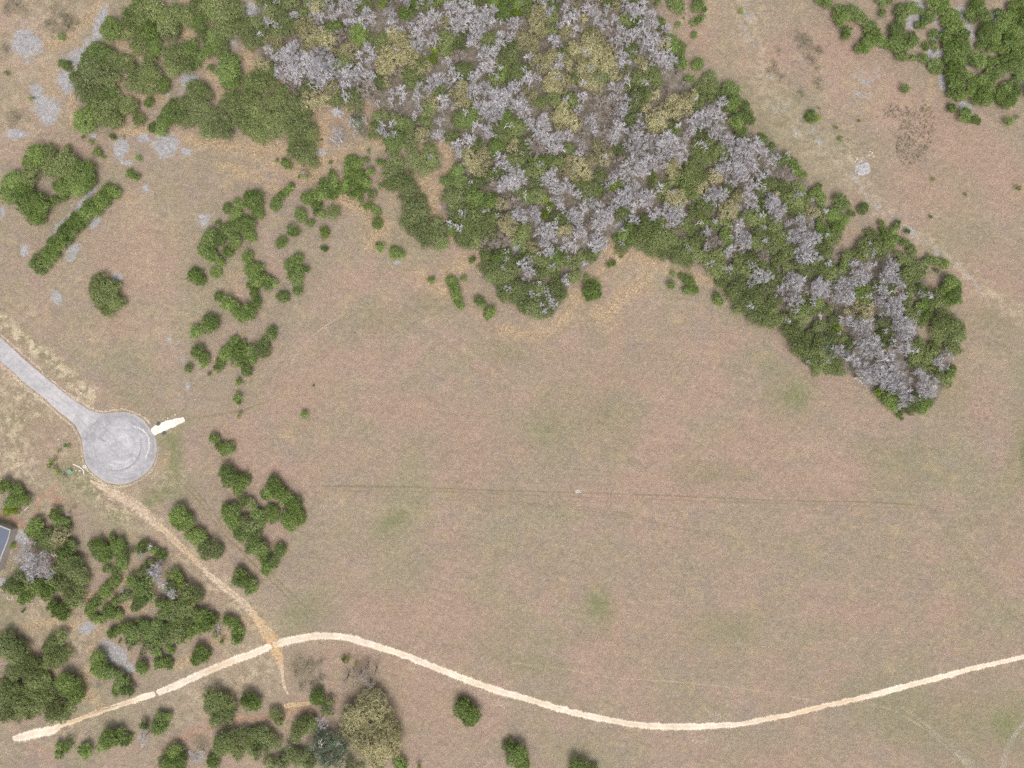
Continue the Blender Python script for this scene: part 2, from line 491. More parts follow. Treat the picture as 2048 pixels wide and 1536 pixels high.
# grey rock pavements
for b in [(55, 88, 28, 34, 20), (75, 185, 14, 26, -20), (95, 222, 24, 26, 10), (38, 268, 26, 12, 0), (110, 232, 10, 14, 0),
          (240, 300, 18, 22, 10), (285, 277, 13, 10, 0), (335, 293, 24, 24, 0), (372, 305, 12, 9, 0), (255, 325, 12, 6, 0),
          (292, 378, 10, 9, 0), (133, 160, 20, 24, -30), (375, 160, 22, 18, -30), (200, 50, 14, 44, 12), (155, 115, 34, 17, -35),
          (335, 190, 10, 8, 0), (495, 28, 22, 24, 0), (468, 80, 10, 16, 20), (4, 425, 8, 14, 0), (50, 503, 9, 13, 20),
          (145, 506, 12, 20, 30), (190, 445, 16, 8, -30), (115, 595, 14, 12, 20), (232, 555, 12, 12, 0), (410, 440, 14, 14, -30),
          (130, 445, 10, 55, 42), (165, 405, 7, 45, 42), (185, 270, 10, 12, 0), (0, 515, 6, 12, 0), (375, 770, 6, 10, 0),
          (338, 680, 7, 10, 0), (365, 720, 6, 6, 0), (530, 575, 8, 8, 0), (640, 305, 16, 8, 0), (675, 225, 14, 11, 0), (795, 525, 9, 6, 0),
          (1750, 155, 40, 28, 0), (1725, 192, 34, 12, 0), (1603, 120, 14, 12, 0), 
          (1545, 155, 14, 30, -20), (1838, 20, 12, 26, -20), (1920, 25, 14, 20, 30), (1940, 65, 10, 32, -15), (1825, 45, 22, 12, -50),
          (1870, 110, 26, 12, 0), (1885, 165, 10, 24, 0), (1875, 70, 16, 18, 0), (1935, 215, 16, 12, 30), (2046, 165, 6, 14, 0),
          (172, 1257, 18, 14, 0), (232, 1308, 34, 17, 38), (258, 1335, 14, 10, 30), (20, 1090, 8, 30, 15), (45, 1075, 14, 16, 0), 
          (5, 1165, 12, 9, 0), (1035, 495, 22, 14, 20), (1240, 455, 14, 14, 0), (1490, 430, 20, 12, 30),
          (1180, 1240, 0.1, 0.1, 0),
          (1725, 338, 15, 12, 20), (1870, 45, 9, 9, 0), (1985, 35, 14, 24, 30)]:
    blob("rock", *b, v=0.45 if (b[0] > 1530 and b[0] < 1800 and b[1] < 250) else 0.92 if b[2] > 11 else 0.70, soft=0.75)
for b_ in [(60, 100, 40, 60, 10), (100, 210, 40, 50, -20), (150, 170, 26, 40, -30), (190, 70, 22, 70, 20), (35, 265, 46, 20, 0), (300, 290, 80, 22, 0), (360, 180, 30, 24, -30), (230, 1315, 46, 24, 38), (175, 1258, 26, 18, 0), (130, 470, 14, 80, 45)]:
    blob("rock", *b_, v=0.48, soft=0.9)
# leaf litter aprons
for pts, w in [([(345, 262), (400, 285), (470, 292), (540, 300), (590, 305)], 34), ([(500, 300), (560, 330), (600, 345), (650, 315), (640, 240), (720, 215)], 34),
               ([(590, 350), (650, 335), (700, 300), (780, 290), (900, 295), (900, 360)], 26), ([(620, 350), (730, 420), (770, 450), (745, 490)], 44),
               ([(240, 185), (300, 195), (330, 192)], 16), ([(250, 235), (235, 265), (290, 262)], 18), ([(365, 60), (395, 105), (420, 135), (440, 185)], 18),
               ([(495, 100), (505, 140), (520, 145)], 26), ([(137, 185), (150, 220), (145, 250)], 20), ([(100, 90), (160, 60), (200, 10)], 30),
               ([(1000, 660), (1080, 670), (1130, 640), (1160, 590), (1215, 520)], 30), ([(1215, 500), (1290, 520), (1290, 570), (1240, 600), (1210, 640), (1190, 620)], 36),
               ([(1290, 520), (1340, 540), (1420, 560)], 22), ([(840, 545), (890, 590), (895, 540), (960, 510)], 30), ([(845, 320), (850, 380), (870, 390)], 34),
               ([(870, 430), (870, 490)], 22), ([(900, 300), (895, 350), (860, 400), (905, 470)], 20), ([(440, 330), (500, 350), (560, 380)], 22),
               ([(455, 540), (480, 590)], 20), ([(240, 85), (270, 110), (285, 108)], 20),
               ([(490, 1250), (420, 1290), (360, 1330)], 26), ([(230, 1200), (275, 1225), (300, 1215)], 24), ([(250, 1165), (180, 1195)], 18),
               ([(60, 1250), (120, 1240), (190, 1260), (180, 1330), (160, 1380), (200, 1410)], 26), ([(60, 1300), (110, 1350)], 20),
               ([(1850, 250), (1870, 110), (1890, 100)], 10), ([(1975, 40), (1990, 15)], 14), ([(2010, 100), (1995, 120)], 12)]:
    stroke("litter", pts, w * 1.1, 0.80, 0.95)
for b in [(95, 170, 40, 60, 0), (160, 80, 40, 26, -35), (30, 290, 40, 14, -20), (1850, 240, 10, 30, 0), (215, 30, 18, 20, 0), (310, 50, 0.1, 0.1, 0),
          (480, 570, 40, 60, 10), (640, 400, 60, 30, 0), (1985, 170, 40, 90, 0), (1880, 100, 40, 60, 0)]:
    blob("litter", *b, v=0.42, soft=0.8)
# fresh green in the sward
for b in [(350, 950, 16, 85, -8), (330, 985, 50, 22, -20), (245, 1030, 26, 14, 30), (790, 1040, 42, 20, -30), (1200, 1215, 26, 34, -20), (1570, 800, 34, 44, 20),
          (1580, 755, 60, 18, 25), (1950, 1450, 100, 50, 0), (2010, 1470, 50, 40, 0), (1450, 1255, 60, 30, -10), (1200, 830, 60, 60, 20), (600, 1230, 60, 26, -20),
          (1075, 1330, 60, 14, 5), (1800, 930, 50, 46, 30), (2035, 910, 18, 60, 10), (1010, 700, 40, 20, 0), (1090, 860, 50, 40, 0), (1420, 950, 60, 20, 0),
          (150, 960, 46, 30, 20), (60, 680, 70, 10, 42), (100, 1245, 50, 30, 0), (1980, 640, 50, 40, 0), (1830, 1440, 120, 40, 25), (1900, 780, 30, 40, 0),
          (1640, 470, 0.1, 0.1, 0), (30, 850, 46, 40, 0), (500, 1220, 26, 12, 30), (1560, 250, 90, 60, 30), (860, 610, 40, 20, 0), (770, 640, 50, 20, 0)]:
    blob("green", *b, v=0.42, soft=0.9)
stroke('green', [(345, 880), (352, 930), (335, 980), (290, 1010)], 26, 0.95, 0.9)
blob('green', 155, 965, 40, 24, 20, 0.9, 0.9)
stroke('green', [(20, 655), (70, 695), (120, 735)], 14, 0.85, 0.9)
for b in [(345, 940, 12, 50, -8), (235, 1030, 14, 12, 0), (150, 950, 30, 26, 0), (1200, 1210, 20, 26, -20), (2010, 1450, 30, 30, 0), (2046, 905, 8, 50, 0), (1590, 790, 24, 26, 0),
          (787, 1040, 26, 12, -30)]:
    blob("green", *b, v=1.0, soft=0.9)
blob("green", 10, 1222, 34, 34, 0, 0.5, 0.5)
# pink grass heads
for b in [(1450, 690, 50, 22, -40), (1290, 770, 50, 16, 20), (1200, 765, 16, 18, 0), (1230, 690, 16, 40, 0), (1480, 900, 90, 60, -20), (1330, 880, 60, 26, 0), (1040, 905, 22, 18, 0),
          (840, 560, 60, 22, 10), (700, 560, 60, 20, 0), (760, 650, 20, 60, 20), (680, 720, 90, 22, 0), (930, 880, 60, 60, 20), (820, 820, 110, 30, 10), (1290, 960, 60, 14, 0),
          (1560, 850, 60, 20, 0), (1600, 960, 70, 26, 0), (1700, 950, 40, 40, 0), (1900, 760, 40, 50, 0), (1960, 800, 30, 50, 0), (1180, 990, 80, 20, 5), (1230, 1260, 20, 50, 0),
          (560, 940, 50, 16, 0), (240, 660, 70, 26, -10), (620, 780, 60, 60, 20), (1420, 770, 30, 50, 0), (1350, 990, 90, 14, 10), (850, 1230, 120, 40, 10), (1720, 1230, 60, 30, 0),
          (1900, 1220, 40, 26, 0), (1180, 1330, 26, 40, 0), (1550, 1530, 90, 30, 0), (690, 1310, 70, 40, 0), (60, 860, 34, 30, 0), (300, 520, 60, 60, 0), (840, 1370, 120, 70, 20),
          (1850, 380, 80, 50, 20), (1560, 110, 30, 30, 0), (1700, 120, 80, 50, 30), (1400, 60, 50, 60, 0), (1960, 560, 60, 60, 0), (460, 900, 50, 60, 0), (130, 300, 60, 24, 0)]:
    blob("pink", *b, v=0.62, soft=0.95)
for b in [(730, 1320, 60, 26, 0), (670, 1365, 16, 40, 20), (1490, 120, 30, 120, 10), (1410, 90, 26, 60, -30), (1700, 470, 40, 20, 40), (500, 700, 60, 40, 0), (1850, 700, 14, 40, 0), (1870, 570, 30, 14, 0)]:
    blob("dirt", *b, v=0.42, soft=0.9)
# straw
for b in [(300, 640, 60, 50, 0), (150, 560, 40, 30, 0), (290, 540, 50, 30, 10), (1740, 190, 60, 30, 40), (1640, 160, 16, 90, -10), (470, 1320, 60, 30, -20), (440, 1390, 60, 26, -20), (540, 1230, 40, 10, 30), (1300, 560, 60, 40, 0), (60, 40, 60, 30, 0),
          (120, 130, 40, 40, 0), (1620, 900, 50, 14, 0), (700, 1010, 60, 16, 10), (280, 430, 60, 50, 0), (30, 200, 30, 80, 0), (360, 620, 40, 30, 0), 
          (1100, 640, 40, 20, 0), (180, 680, 30, 30, 0)]:
    blob("straw", *b, v=0.5, soft=0.9)
# scrubby dead weeds
for b in [(1790, 225, 24, 14, 20), (1830, 265, 34, 44, -20), (1845, 310, 18, 30, -10), (1800, 280, 14, 14, 0), (1755, 368, 18, 7, 0), (1955, 470, 26, 26, 0), (1720, 290, 26, 14, 30),
          (1695, 285, 20, 10, 0), (1960, 830, 24, 50, 0), (1750, 350, 14, 14, 0), (1600, 120, 30, 60, 0), (900, 900, 130, 30, 10), (760, 290, 90, 24, 5), (700, 440, 60, 20, 0)]:
    blob("scrub", *b, v=0.8 if b[2] < 60 else 0.3, soft=0.5)
# disturbed verges by the road, the trails and the dirt track
stroke("rough", [(-100, 560), (0, 640), (60, 690), (130, 745), (180, 795)], 34, 0.9, 0.5)
for b in [(55, 800, 55, 20, 38, 0.9), (20, 770, 30, 26, 0, 0.7), (20, 850, 30, 40, 0, 0.8), (30, 930, 40, 60, 0, 0.85), (100, 1000, 50, 40, 0, 0.5), (190, 985, 36, 16, 20, 0.8), (240, 1020, 50, 24, 40, 0.7),
          (130, 900, 40, 50, 0, 0.35), (110, 1240, 60, 40, 0, 0.6), (430, 1380, 70, 26, -20, 0.6), (430, 1180, 60, 30, 45, 0.5), (490, 1300, 40, 26, 0, 0.55), (130, 1470, 40, 26, 0, 0.6),
          (500, 1350, 60, 30, -20, 0.6), (160, 1290, 40, 20, 0, 0.7), (540, 1340, 20, 50, 0, 0.5), (70, 240, 60, 60, 0, 0.35), (110, 30, 60, 50, 0, 0.4), (200, 1445, 60, 12, -20, 0.4),
          (330, 960, 30, 30, 0, 0.4), (60, 110, 60, 60, 0, 0.3), (1880, 70, 50, 50, 0, 0.3), (1390, 20, 40, 30, 0, 0.35), (60, 620, 40, 20, 30, 0.3), (360, 1440, 60, 16, -15, 0.35)]:
    blob("rough", *b[:5], v=b[5], soft=0.8)
stroke("rough", [(1480, -60), (1500, 60), (1530, 170), (1600, 270), (1700, 345)], 60, 0.40, 0.9)
stroke("rough", [(1690, 300), (1745, 405), (1850, 485), (1960, 575), (2060, 640)], 34, 0.5, 0.9)
stroke("rough", [(160, 950), (250, 1000), (340, 1070), (440, 1170), (540, 1280)], 44, 0.6, 0.9)
stroke("rock", [(1485, -60), (1500, 60), (1530, 160), (1600, 240)], 60, 0.36, 0.9)
stroke("rock", [(1600, 240), (1690, 330)], 40, 0.34, 0.9)
stroke("rock", [(1700, 345), (1745, 405), (1850, 485), (1960, 575)], 18, 0.42, 0.9)
stroke("scrub", [(1560, 30), (1600, 130), (1640, 230)], 60, 0.35, 0.9)
stroke("pink", [(1700, 110), (1790, 190), (1900, 290), (2040, 380)], 90, 0.6, 0.9)
stroke("fleck", [(835, 1305), (900, 1350), (980, 1395), (1010, 1405)], 22, 0.8, 0.7)
for b in [(830, 1338, 8, 8), (1210, 1450, 12, 6), (1430, 1430, 24, 8), (1460, 1405, 20, 6), (860, 1310, 14, 5), (1740, 305, 8, 8), (1715, 318, 10, 6), (190, 780, 8, 10), (680, 1003, 6, 4), (1775, 425, 10, 6),
          (1860, 425, 16, 6), (1410, 20, 14, 14), (5, 850, 12, 12), (1395, 1480, 20, 8), (410, 440, 12, 12), (1157, 983, 8, 5), (185, 1470, 14, 8), (0, 1500, 20, 12), (1390, 32, 20, 16), (380, 730, 5, 5)]:
    blob("fleck", *b, v=0.9, soft=0.8)
stroke("dirt", [(60, 1060), (20, 1035), (-60, 1010)], 16, 0.85, 0.6)
stroke("dirt", [(60, 1060), (80, 1000), (115, 970)], 10, 0.7, 0.6)
blob("dirt", 115, 1002, 22, 16, 0, 0.6, 0.7)
stroke("dirt", [(470, 1440), (540, 1435), (620, 1418)], 16, 0.8, 0.7)
stroke("dirt", [(330, 1500), (380, 1465), (430, 1455)], 16, 0.55, 0.7)
blob("dirt", 390, 1470, 40, 12, -20, 0.5, 0.7)
blob("dirt", 90, 1500, 40, 12, 0, 0.45, 0.7)
blob("litter", 180, 800, 10, 20, 0, 0.5, 0.7)
stroke("dirt", [(210, 800), (250, 812), (300, 835)], 8, 0.5, 0.7)
stroke("litter", [(335, 905), (328, 930)], 14, 0.7, 0.7)
# leaf mould under the closed wood
WOOD = [(520, -200), (510, 60), (520, 130), (560, 150), (600, 200), (690, 208), (740, 190), (762, 215), (740, 262), (790, 285), (900, 285), (905, 330),
        (880, 400), (915, 490), (965, 505), (962, 555), (1010, 590), (1050, 630), (1105, 635), (1135, 580), (1215, 490), (1300, 505), (1400, 530),
        (1460, 570), (1500, 630), (1560, 655), (1600, 710), (1650, 745), (1700, 745), (1750, 790), (1780, 818), (1860, 820), (1900, 750), (1890, 700),
        (1842, 690), (1835, 650), (1868, 610), (1850, 545), (1810, 520), (1780, 505), (1740, 470), (1700, 505), (1670, 500), (1665, 440), (1640, 400), (1600, 340),
        (1550, 290), (1500, 265), (1460, 200), (1400, 190), (1365, 140), (1335, 60), (1300, -10), (1300, -200)]


def in_poly(px, py, poly):
    inside = np.zeros(np.shape(px), bool)
    x0, y0 = poly[-1]
    for x1, y1 in poly:
        c = ((y1 > py) != (y0 > py)) & (px < (x0 - x1) * (py - y1) / (y0 - y1 + 1e-9) + x1)
        inside ^= c
        x0, y0 = x1, y1
    return inside


wood_in = in_poly(GX, GY, WOOD).astype(float)
cov["dirt"] = np.maximum(cov["dirt"], wood_in * 0.0)
cov["mould"] = np.maximum(wood_in, 0)

k = S
V = np.stack([(GX - W / 2) * S, (H / 2 - GY) * S, np.zeros_like(GX)], -1).reshape(-1, 3)
ny, nx = GX.shape
idx = np.arange(nx * ny).reshape(ny, nx)
F = np.stack([idx[1:, :-1], idx[1:, 1:], idx[:-1, 1:], idx[:-1, :-1]], -1).reshape(-1, 4)
fl = lambda *ks: np.stack([cov[q].ravel() for q in ks], -1)
gme = mesh_np("ground", V, F, {"cover_a": fl("rock", "litter", "green"), "cover_b": fl("straw", "pink", "scrub"), "cover_c": fl("dirt", "rough", "fleck"), "mould": cov["mould"].ravel()})
tag(link("ground", gme, M["ground"]), "dry pinkish tan grassland seen from above with olive patches and grey rock", kind="structure")


# ------------------------------------------------------------------ ribbons: road, trails, tracks
def catmull(pts, n=8):
    P = [np.array(p, float) for p in pts]
    P = [2 * P[0] - P[1]] + P + [2 * P[-1] - P[-2]]
    out = []
    for i in range(1, len(P) - 2):
        for j in range(n):
            t = j / n
            out.append(0.5 * ((2 * P[i]) + (-P[i - 1] + P[i + 1]) * t + (2 * P[i - 1] - 5 * P[i] + 4 * P[i + 1] - P[i + 2]) * t ** 2
                              + (-P[i - 1] + 3 * P[i] - 3 * P[i + 1] + P[i + 2]) * t ** 3))
    out.append(P[-2])
    return np.array(out)


def ribbon(name, pts, mat, z, label=None, jag=0.0, step=2.0, marks=None, kind="structure", thick=0.0, cols=6):
    """pts (x, y, width) in photo pixels -> one ragged strip on the ground"""
    if name == 'tyre_track':
        pts = [(x, y, max(w_, 3.0) * 1.25) for x, y, w_ in pts]
    if name == 'dirt_track':
        pts = [(x, y, w_ * 1.3 + 2) for x, y, w_ in pts]
    C = catmull(pts, 12)
    seg = np.hypot(*(C[1:, :2] - C[:-1, :2]).T)
    s = np.concatenate([[0], np.cumsum(seg)])
    n = max(4, int(s[-1] / step))
    si = np.linspace(0, s[-1], n)
    X, Y, Wd = (np.interp(si, s, C[:, i]) for i in range(3))
    tx, ty = np.gradient(X), np.gradient(Y)
    L = np.hypot(tx, ty) + 1e-9
    nxv, nyv = -ty / L, tx / L
    jl = rng.normal(0, 1, n) * jag + np.interp(np.arange(n), np.arange(0, n + 9, 9), rng.normal(0, 1, len(np.arange(0, n + 9, 9)))) * jag
    jr = rng.normal(0, 1, n) * jag + np.interp(np.arange(n), np.arange(0, n + 9, 9), rng.normal(0, 1, len(np.arange(0, n + 9, 9)))) * jag
    us = np.linspace(-1, 1, cols + 1)
    V, E, K = [], [], []
    mk = np.zeros(n)
    if marks:
        for (mx, my, mr, mv) in marks:
            mk = np.maximum(mk, mv * np.clip(1.4 - np.hypot(X - mx, Y - my) / mr, 0, 1))
    for u in us:
        off = u * (Wd / 2 + (jl if u < 0 else jr) * abs(u))
        px, py = X + nxv * off, Y + nyv * off
        V.append(np.stack([(px - W / 2) * S, (H / 2 - py) * S, np.full(n, z + thick * (1 - u * u))], -1))
        E.append(np.full(n, 1 - abs(u)) * np.clip(np.minimum(np.arange(n), n - 1 - np.arange(n)) / 3.0, 0, 1))
        K.append(mk * (1 - 0.5 * abs(u)))
    V = np.concatenate(V); E = np.concatenate(E); K = np.concatenate(K)
    i = np.arange(n - 1)
    F = np.concatenate([np.stack([c * n + i, c * n + i + 1, (c + 1) * n + i + 1, (c + 1) * n + i], -1) for c in range(cols)])
    me = mesh_np(name, V, F, {"edge": E, "mark": K})
    me.materials.append(mat)
    o = link(name, me)
    tag(o, label, kind=kind)
    return o


def patch(name, poly, mat, z, label, kind="structure", jag=0.0, n_in=3, sub=8):
    """a flat filled outline (photo pixels) with an 'edge' value that falls to 0 at the rim"""
    P = np.array(poly, float)
    pts = []
    for i in range(len(P)):
        a, b = P[i], P[(i + 1) % len(P)]
        for j in range(sub):
            pts.append(a + (b - a) * j / sub)
    pts = np.array(pts)
    pts = pts + rng.normal(0, 1, pts.shape) * jag
    c = pts.mean(0)
    rings = [1.0, 0.96, 0.85, 0.5, 0.02]
    ed = [0.2, 0.6, 1.0, 1.0, 1.0]
    V, E = [], []
    n = len(pts)
    for r_, e_ in zip(rings, ed):
        q = c + (pts - c) * r_
        V.append(np.stack([(q[:, 0] - W / 2) * S, (H / 2 - q[:, 1]) * S, np.full(n, z)], -1)); E.append(np.full(n, e_))
    V = np.concatenate(V); E = np.concatenate(E)
    i = np.arange(n); i2 = (i + 1) % n
    F = np.concatenate([np.stack([k * n + i, k * n + i2, (k + 1) * n + i2, (k + 1) * n + i], -1) for k in range(4)])
    me = mesh_np(name, V, F, {"edge": E, "mark": E * 0})
    me.materials.append(mat)
    o = link(name, me)
    return tag(o, label, kind=kind)


# trails
ribbon("limestone_trail", [(545, 1290, 16), (556, 1287, 19), (568, 1284, 21), (590, 1279, 21), (612, 1274.5, 21), (637, 1271.5, 20), (662, 1272, 20), (687, 1274, 19), (712, 1280, 20), (749, 1291, 20), (787, 1303, 18),
        (824, 1316, 19), (862, 1332, 19), (899, 1346, 19), (937, 1361, 20), (974, 1374, 20), (1024, 1389, 19), (1086, 1407, 17), (1124, 1419, 18), (1174, 1431, 18),
        (1224, 1441, 17), (1274, 1449.5, 17), (1336, 1453, 19), (1399, 1453, 19), (1436, 1451, 17), (1486, 1447, 15), (1536, 1437, 15), (1586, 1428, 14), (1648, 1412, 14),
        (1698, 1401, 15), (1748, 1389, 16), (1786, 1379, 19), (1823, 1369, 15), (1886, 1353, 16), (1936, 1339.5, 14), (1986, 1328, 13), (2048, 1313, 13), (2200, 1275, 13)],
       M["limestone_gravel"], 0.03, "pale cream crushed limestone trail curving across the lower field", jag=1.3, step=1.0,
       marks=[(548, 1289, 12, 0.8), (780, 1300, 30, 0.2), (960, 1368, 40, 0.25), (1250, 1445, 50, 0.2), (640, 1271, 25, 0.2), (880, 1338, 20, 0.3), (1150, 1425, 20, 0.25), (1340, 1453, 25, 0.2), (1850, 1362, 30, 0.3), (1950, 1336, 20, 0.35), (1560, 1432, 50, 0.45), (1620, 1418, 50, 0.7), (1690, 1403, 40, 0.6), (1510, 1442, 20, 0.3), (1080, 1406, 30, 0.25), (1900, 1350, 60, 0.15), (2000, 1325, 50, 0.15)], cols=8)
ribbon("limestone_trail", [(544, 1291, 14), (534, 1296, 18), (523, 1300, 21), (505, 1308, 22), (475, 1318, 22), (425, 1338, 20), (375, 1361, 20), (345, 1374, 20), (318, 1384, 19), (313, 1387, 19)],
       M["limestone_gravel"], 0.03, "pale limestone trail piece just left of where the orange dirt track crosses", jag=1.2, step=1.2,
       marks=[(440, 1332, 38, 0.5)], cols=8)
ribbon("limestone_trail", [(312, 1387, 16), (304, 1389, 17), (287, 1394, 18), (250, 1407, 16), (200, 1423, 14), (150, 1441, 15), (122, 1450, 15), (112, 1457, 22), (100, 1461, 24), (62, 1469, 26),
        (38, 1475, 20), (24, 1477, 14)],
       M["limestone_gravel"], 0.03, "cream and orange limestone trail piece leading out at the lower left corner", jag=1.3, step=1.2,
       marks=[(250, 1407, 30, 0.6), (200, 1423, 40, 0.95), (160, 1438, 35, 0.95), (125, 1450, 14, 0.7)], cols=8)
ribbon("trail_ruts", [(240, 1408, 2), (220, 1415, 4), (180, 1427, 4), (150, 1436, 3), (125, 1444, 2)], M["worn_track"], 0.05, "brown rut line in the orange stretch of the trail", jag=0.6)
ribbon("dirt_track", [(180, 958, 6), (190, 966, 9), (212, 979, 18), (232, 990, 22), (250, 999, 26), (272, 1011, 28), (288, 1024, 26), (300, 1036, 22), (312, 1048, 18), (338, 1069, 17), (362, 1093, 16),
        (388, 1119, 13), (420, 1151, 13), (440, 1168, 16), (462, 1185, 18), (488, 1208, 18), (510, 1234, 18), (528, 1258, 26), (545, 1285, 34), (556, 1310, 24), (564, 1345, 9), (568, 1372, 5), (577, 1392, 4)],
       M["orange_dirt"], 0.02, "orange dirt track from the turning circle down to the limestone trail", jag=1.0, step=1.5,
       marks=[(520, 1245, 30, 0.8), (550, 1290, 40, 1.0), (340, 1070, 30, 0.3), (380, 1110, 30, 0.5)], cols=8)
for off in (-5.0, 4.5):
    ribbon("wheel_rut", [(205, 970 + off, 4), (250, 990 + off, 5), (285, 1012 + off, 5), (312, 1042 + off, 4), (362, 1088 + off, 4), (420, 1148 + off, 3), (488, 1203 + off, 4), (545, 1275 + off, 5)],
           M["straw_track"], 0.045, "smooth wheel rut worn into the orange dirt track", jag=0.6)
ribbon("dirt_track", [(566, 1412, 6), (580, 1411, 11), (605, 1408, 10), (622, 1406, 8)], M["orange_dirt"], 0.02, "short orange dirt strip beside a dark ditch below the trail", jag=0.5, step=1.2, marks=[(600, 1410, 60, 0.8)])
ribbon("ditch_bed", [(556, 1497, 6), (575, 1488, 11), (598, 1482, 9)], M["pale_path"], 0.03, "grey washed gravel ditch bed among the lower oaks", jag=0.5, step=1.2)
ribbon("dark_ditch", [(640, 1411, 3), (650, 1418, 5), (660, 1430, 4)], M["tyre_scrub"], 0.03, "dark narrow ditch among the lower oaks", jag=0.4, step=1.2)
ribbon("footpath", [(1690, 300, 6), (1712, 345, 8), (1726, 380, 9), (1745, 405, 11), (1775, 435, 11), (1812, 458, 14), (1850, 485, 16), (1890, 510, 18), (1925, 540, 12), (1960, 575, 9), (2005, 605, 7), (2060, 640, 6)],
       M["pale_path"], 0.02, "faint pale footpath running along the right side of the wood", jag=1.2, step=1.6)
for nm, pts, mt, lab in [
    ("tyre_track", [(640, 972, 4), (720, 973, 5), (860, 975, 3), (960, 980, 3), (1100, 984, 3), (1300, 990, 3), (1460, 997, 3), (1600, 1002, 3), (1760, 1005, 3), (1850, 1012, 2.5)], "olive_track", "upper line of the long tyre track crossing the middle of the field"),
    ("tyre_track", [(690, 982, 4), (760, 983, 3), (900, 984, 2.5), (1040, 990, 3), (1250, 997, 2.5), (1460, 1004, 2), (1600, 1008, 2.5), (1780, 1015, 2.5), (1880, 1018, 2.5)], "worn_track", "lower line of the long tyre track crossing the middle of the field"),
    ("tyre_track", [(940, 990, 2.5), (1070, 1008, 2.5), (1180, 1017, 2.5), (1260, 1030, 2.5), (1340, 1052, 2.5), (1470, 1075, 2)], "worn_track", "tyre line branching down to the right from the long field track"),
    ("tyre_track", [(960, 1000, 2.5), (1110, 1016, 2.5), (1220, 1028, 2.5), (1320, 1048, 2.5), (1450, 1080, 2)], "worn_track", "second tyre line branching down from the long field track"),
    ("tyre_track", [(380, 838, 4), (430, 830, 5), (480, 822, 4), (540, 800, 3)], "olive_track", "tyre line leading right from the white apron"),
    ("tyre_track", [(345, 950, 3), (395, 1000, 4), (440, 1060, 4), (490, 1110, 3.5), (560, 1180, 3), (620, 1240, 2.5)], "olive_track", "tyre line running down beside the oaks right of the dirt track"),
    ("tyre_track", [(352, 943, 3), (402, 993, 4), (448, 1053, 4), (498, 1100, 3.5), (570, 1174, 3), (630, 1235, 2.5)], "olive_track", "right hand tyre line beside the oaks right of the dirt track"),
    ("tyre_track", [(1850, 1010, 6), (1890, 1060, 9), (1940, 1120, 9), (1990, 1200, 9), (2060, 1260, 8)], "faint_track", "green tyre line curving down at the right edge of the field"),
    ("tyre_track", [(1700, 1400, 4), (1780, 1418, 5), (1830, 1445, 5), (1860, 1465, 3), (1900, 1500, 3), (1950, 1540, 4)], "straw_track", "straw coloured tyre line below the trail at lower right"),
    ("tyre_track", [(1800, 1410, 10), (1840, 1440, 9), (1900, 1490, 8), (1930, 1520, 24), (1960, 1560, 26)], "pale_path", "worn broad track at the lower right corner"),
    ("tyre_track", [(2060, 1430, 8), (2030, 1470, 12), (2010, 1510, 16), (2000, 1560, 18)], "pale_path", "short worn track at the extreme lower right corner"),
    ("tyre_track", [(1020, 1325, 3), (1130, 1338, 2.5), (1220, 1355, 2.5), (1300, 1360, 2), (1420, 1370, 2.5), (1540, 1385, 2.5), (1640, 1405, 2)], "straw_track", "thin straw tyre line above the lower trail"),
    ("tyre_track", [(1560, 640, 3), (1610, 720, 4), (1590, 790, 7), (1540, 830, 5)], "faint_track", "green curved line below the wood"),
    ("tyre_track", [(580, 730, 3), (600, 700, 3), (640, 660, 3), (700, 620, 2)], "straw_track", "faint line among the small shrubs on the left of the field"),
    ("tyre_track", [(640, 300, 3), (700, 296, 3), (760, 297, 2.5), (840, 292, 2.5)], "straw_track", "pale line crossing the litter below the wood's left edge"),
]:
    ribbon(nm, pts, M[mt], 0.012 + 0.004 * rnd.random(), lab, jag=0.35, step=2.0)

# road and turning circle
ROAD_R = [(-160, 545), (0, 674), (52, 722), (107, 768), (140, 795), (170, 815), (188, 824), (205, 827), (225, 825), (250, 824), (270, 829), (287, 840), (304, 863), (312, 880), (314, 900), (310, 918), (304, 932),
          (295, 943), (280, 955), (265, 963), (250, 968), (235, 969), (222, 967), (210, 963), (196, 954), (185, 945), (177, 937), (172, 928), (169, 918), (167, 908), (166, 895), (164, 883), (162, 872), (157, 863), (152, 853), (145, 845),
          (134, 835), (120, 825), (103, 810), (87, 795), (55, 770), (0, 721), (-160, 592)]


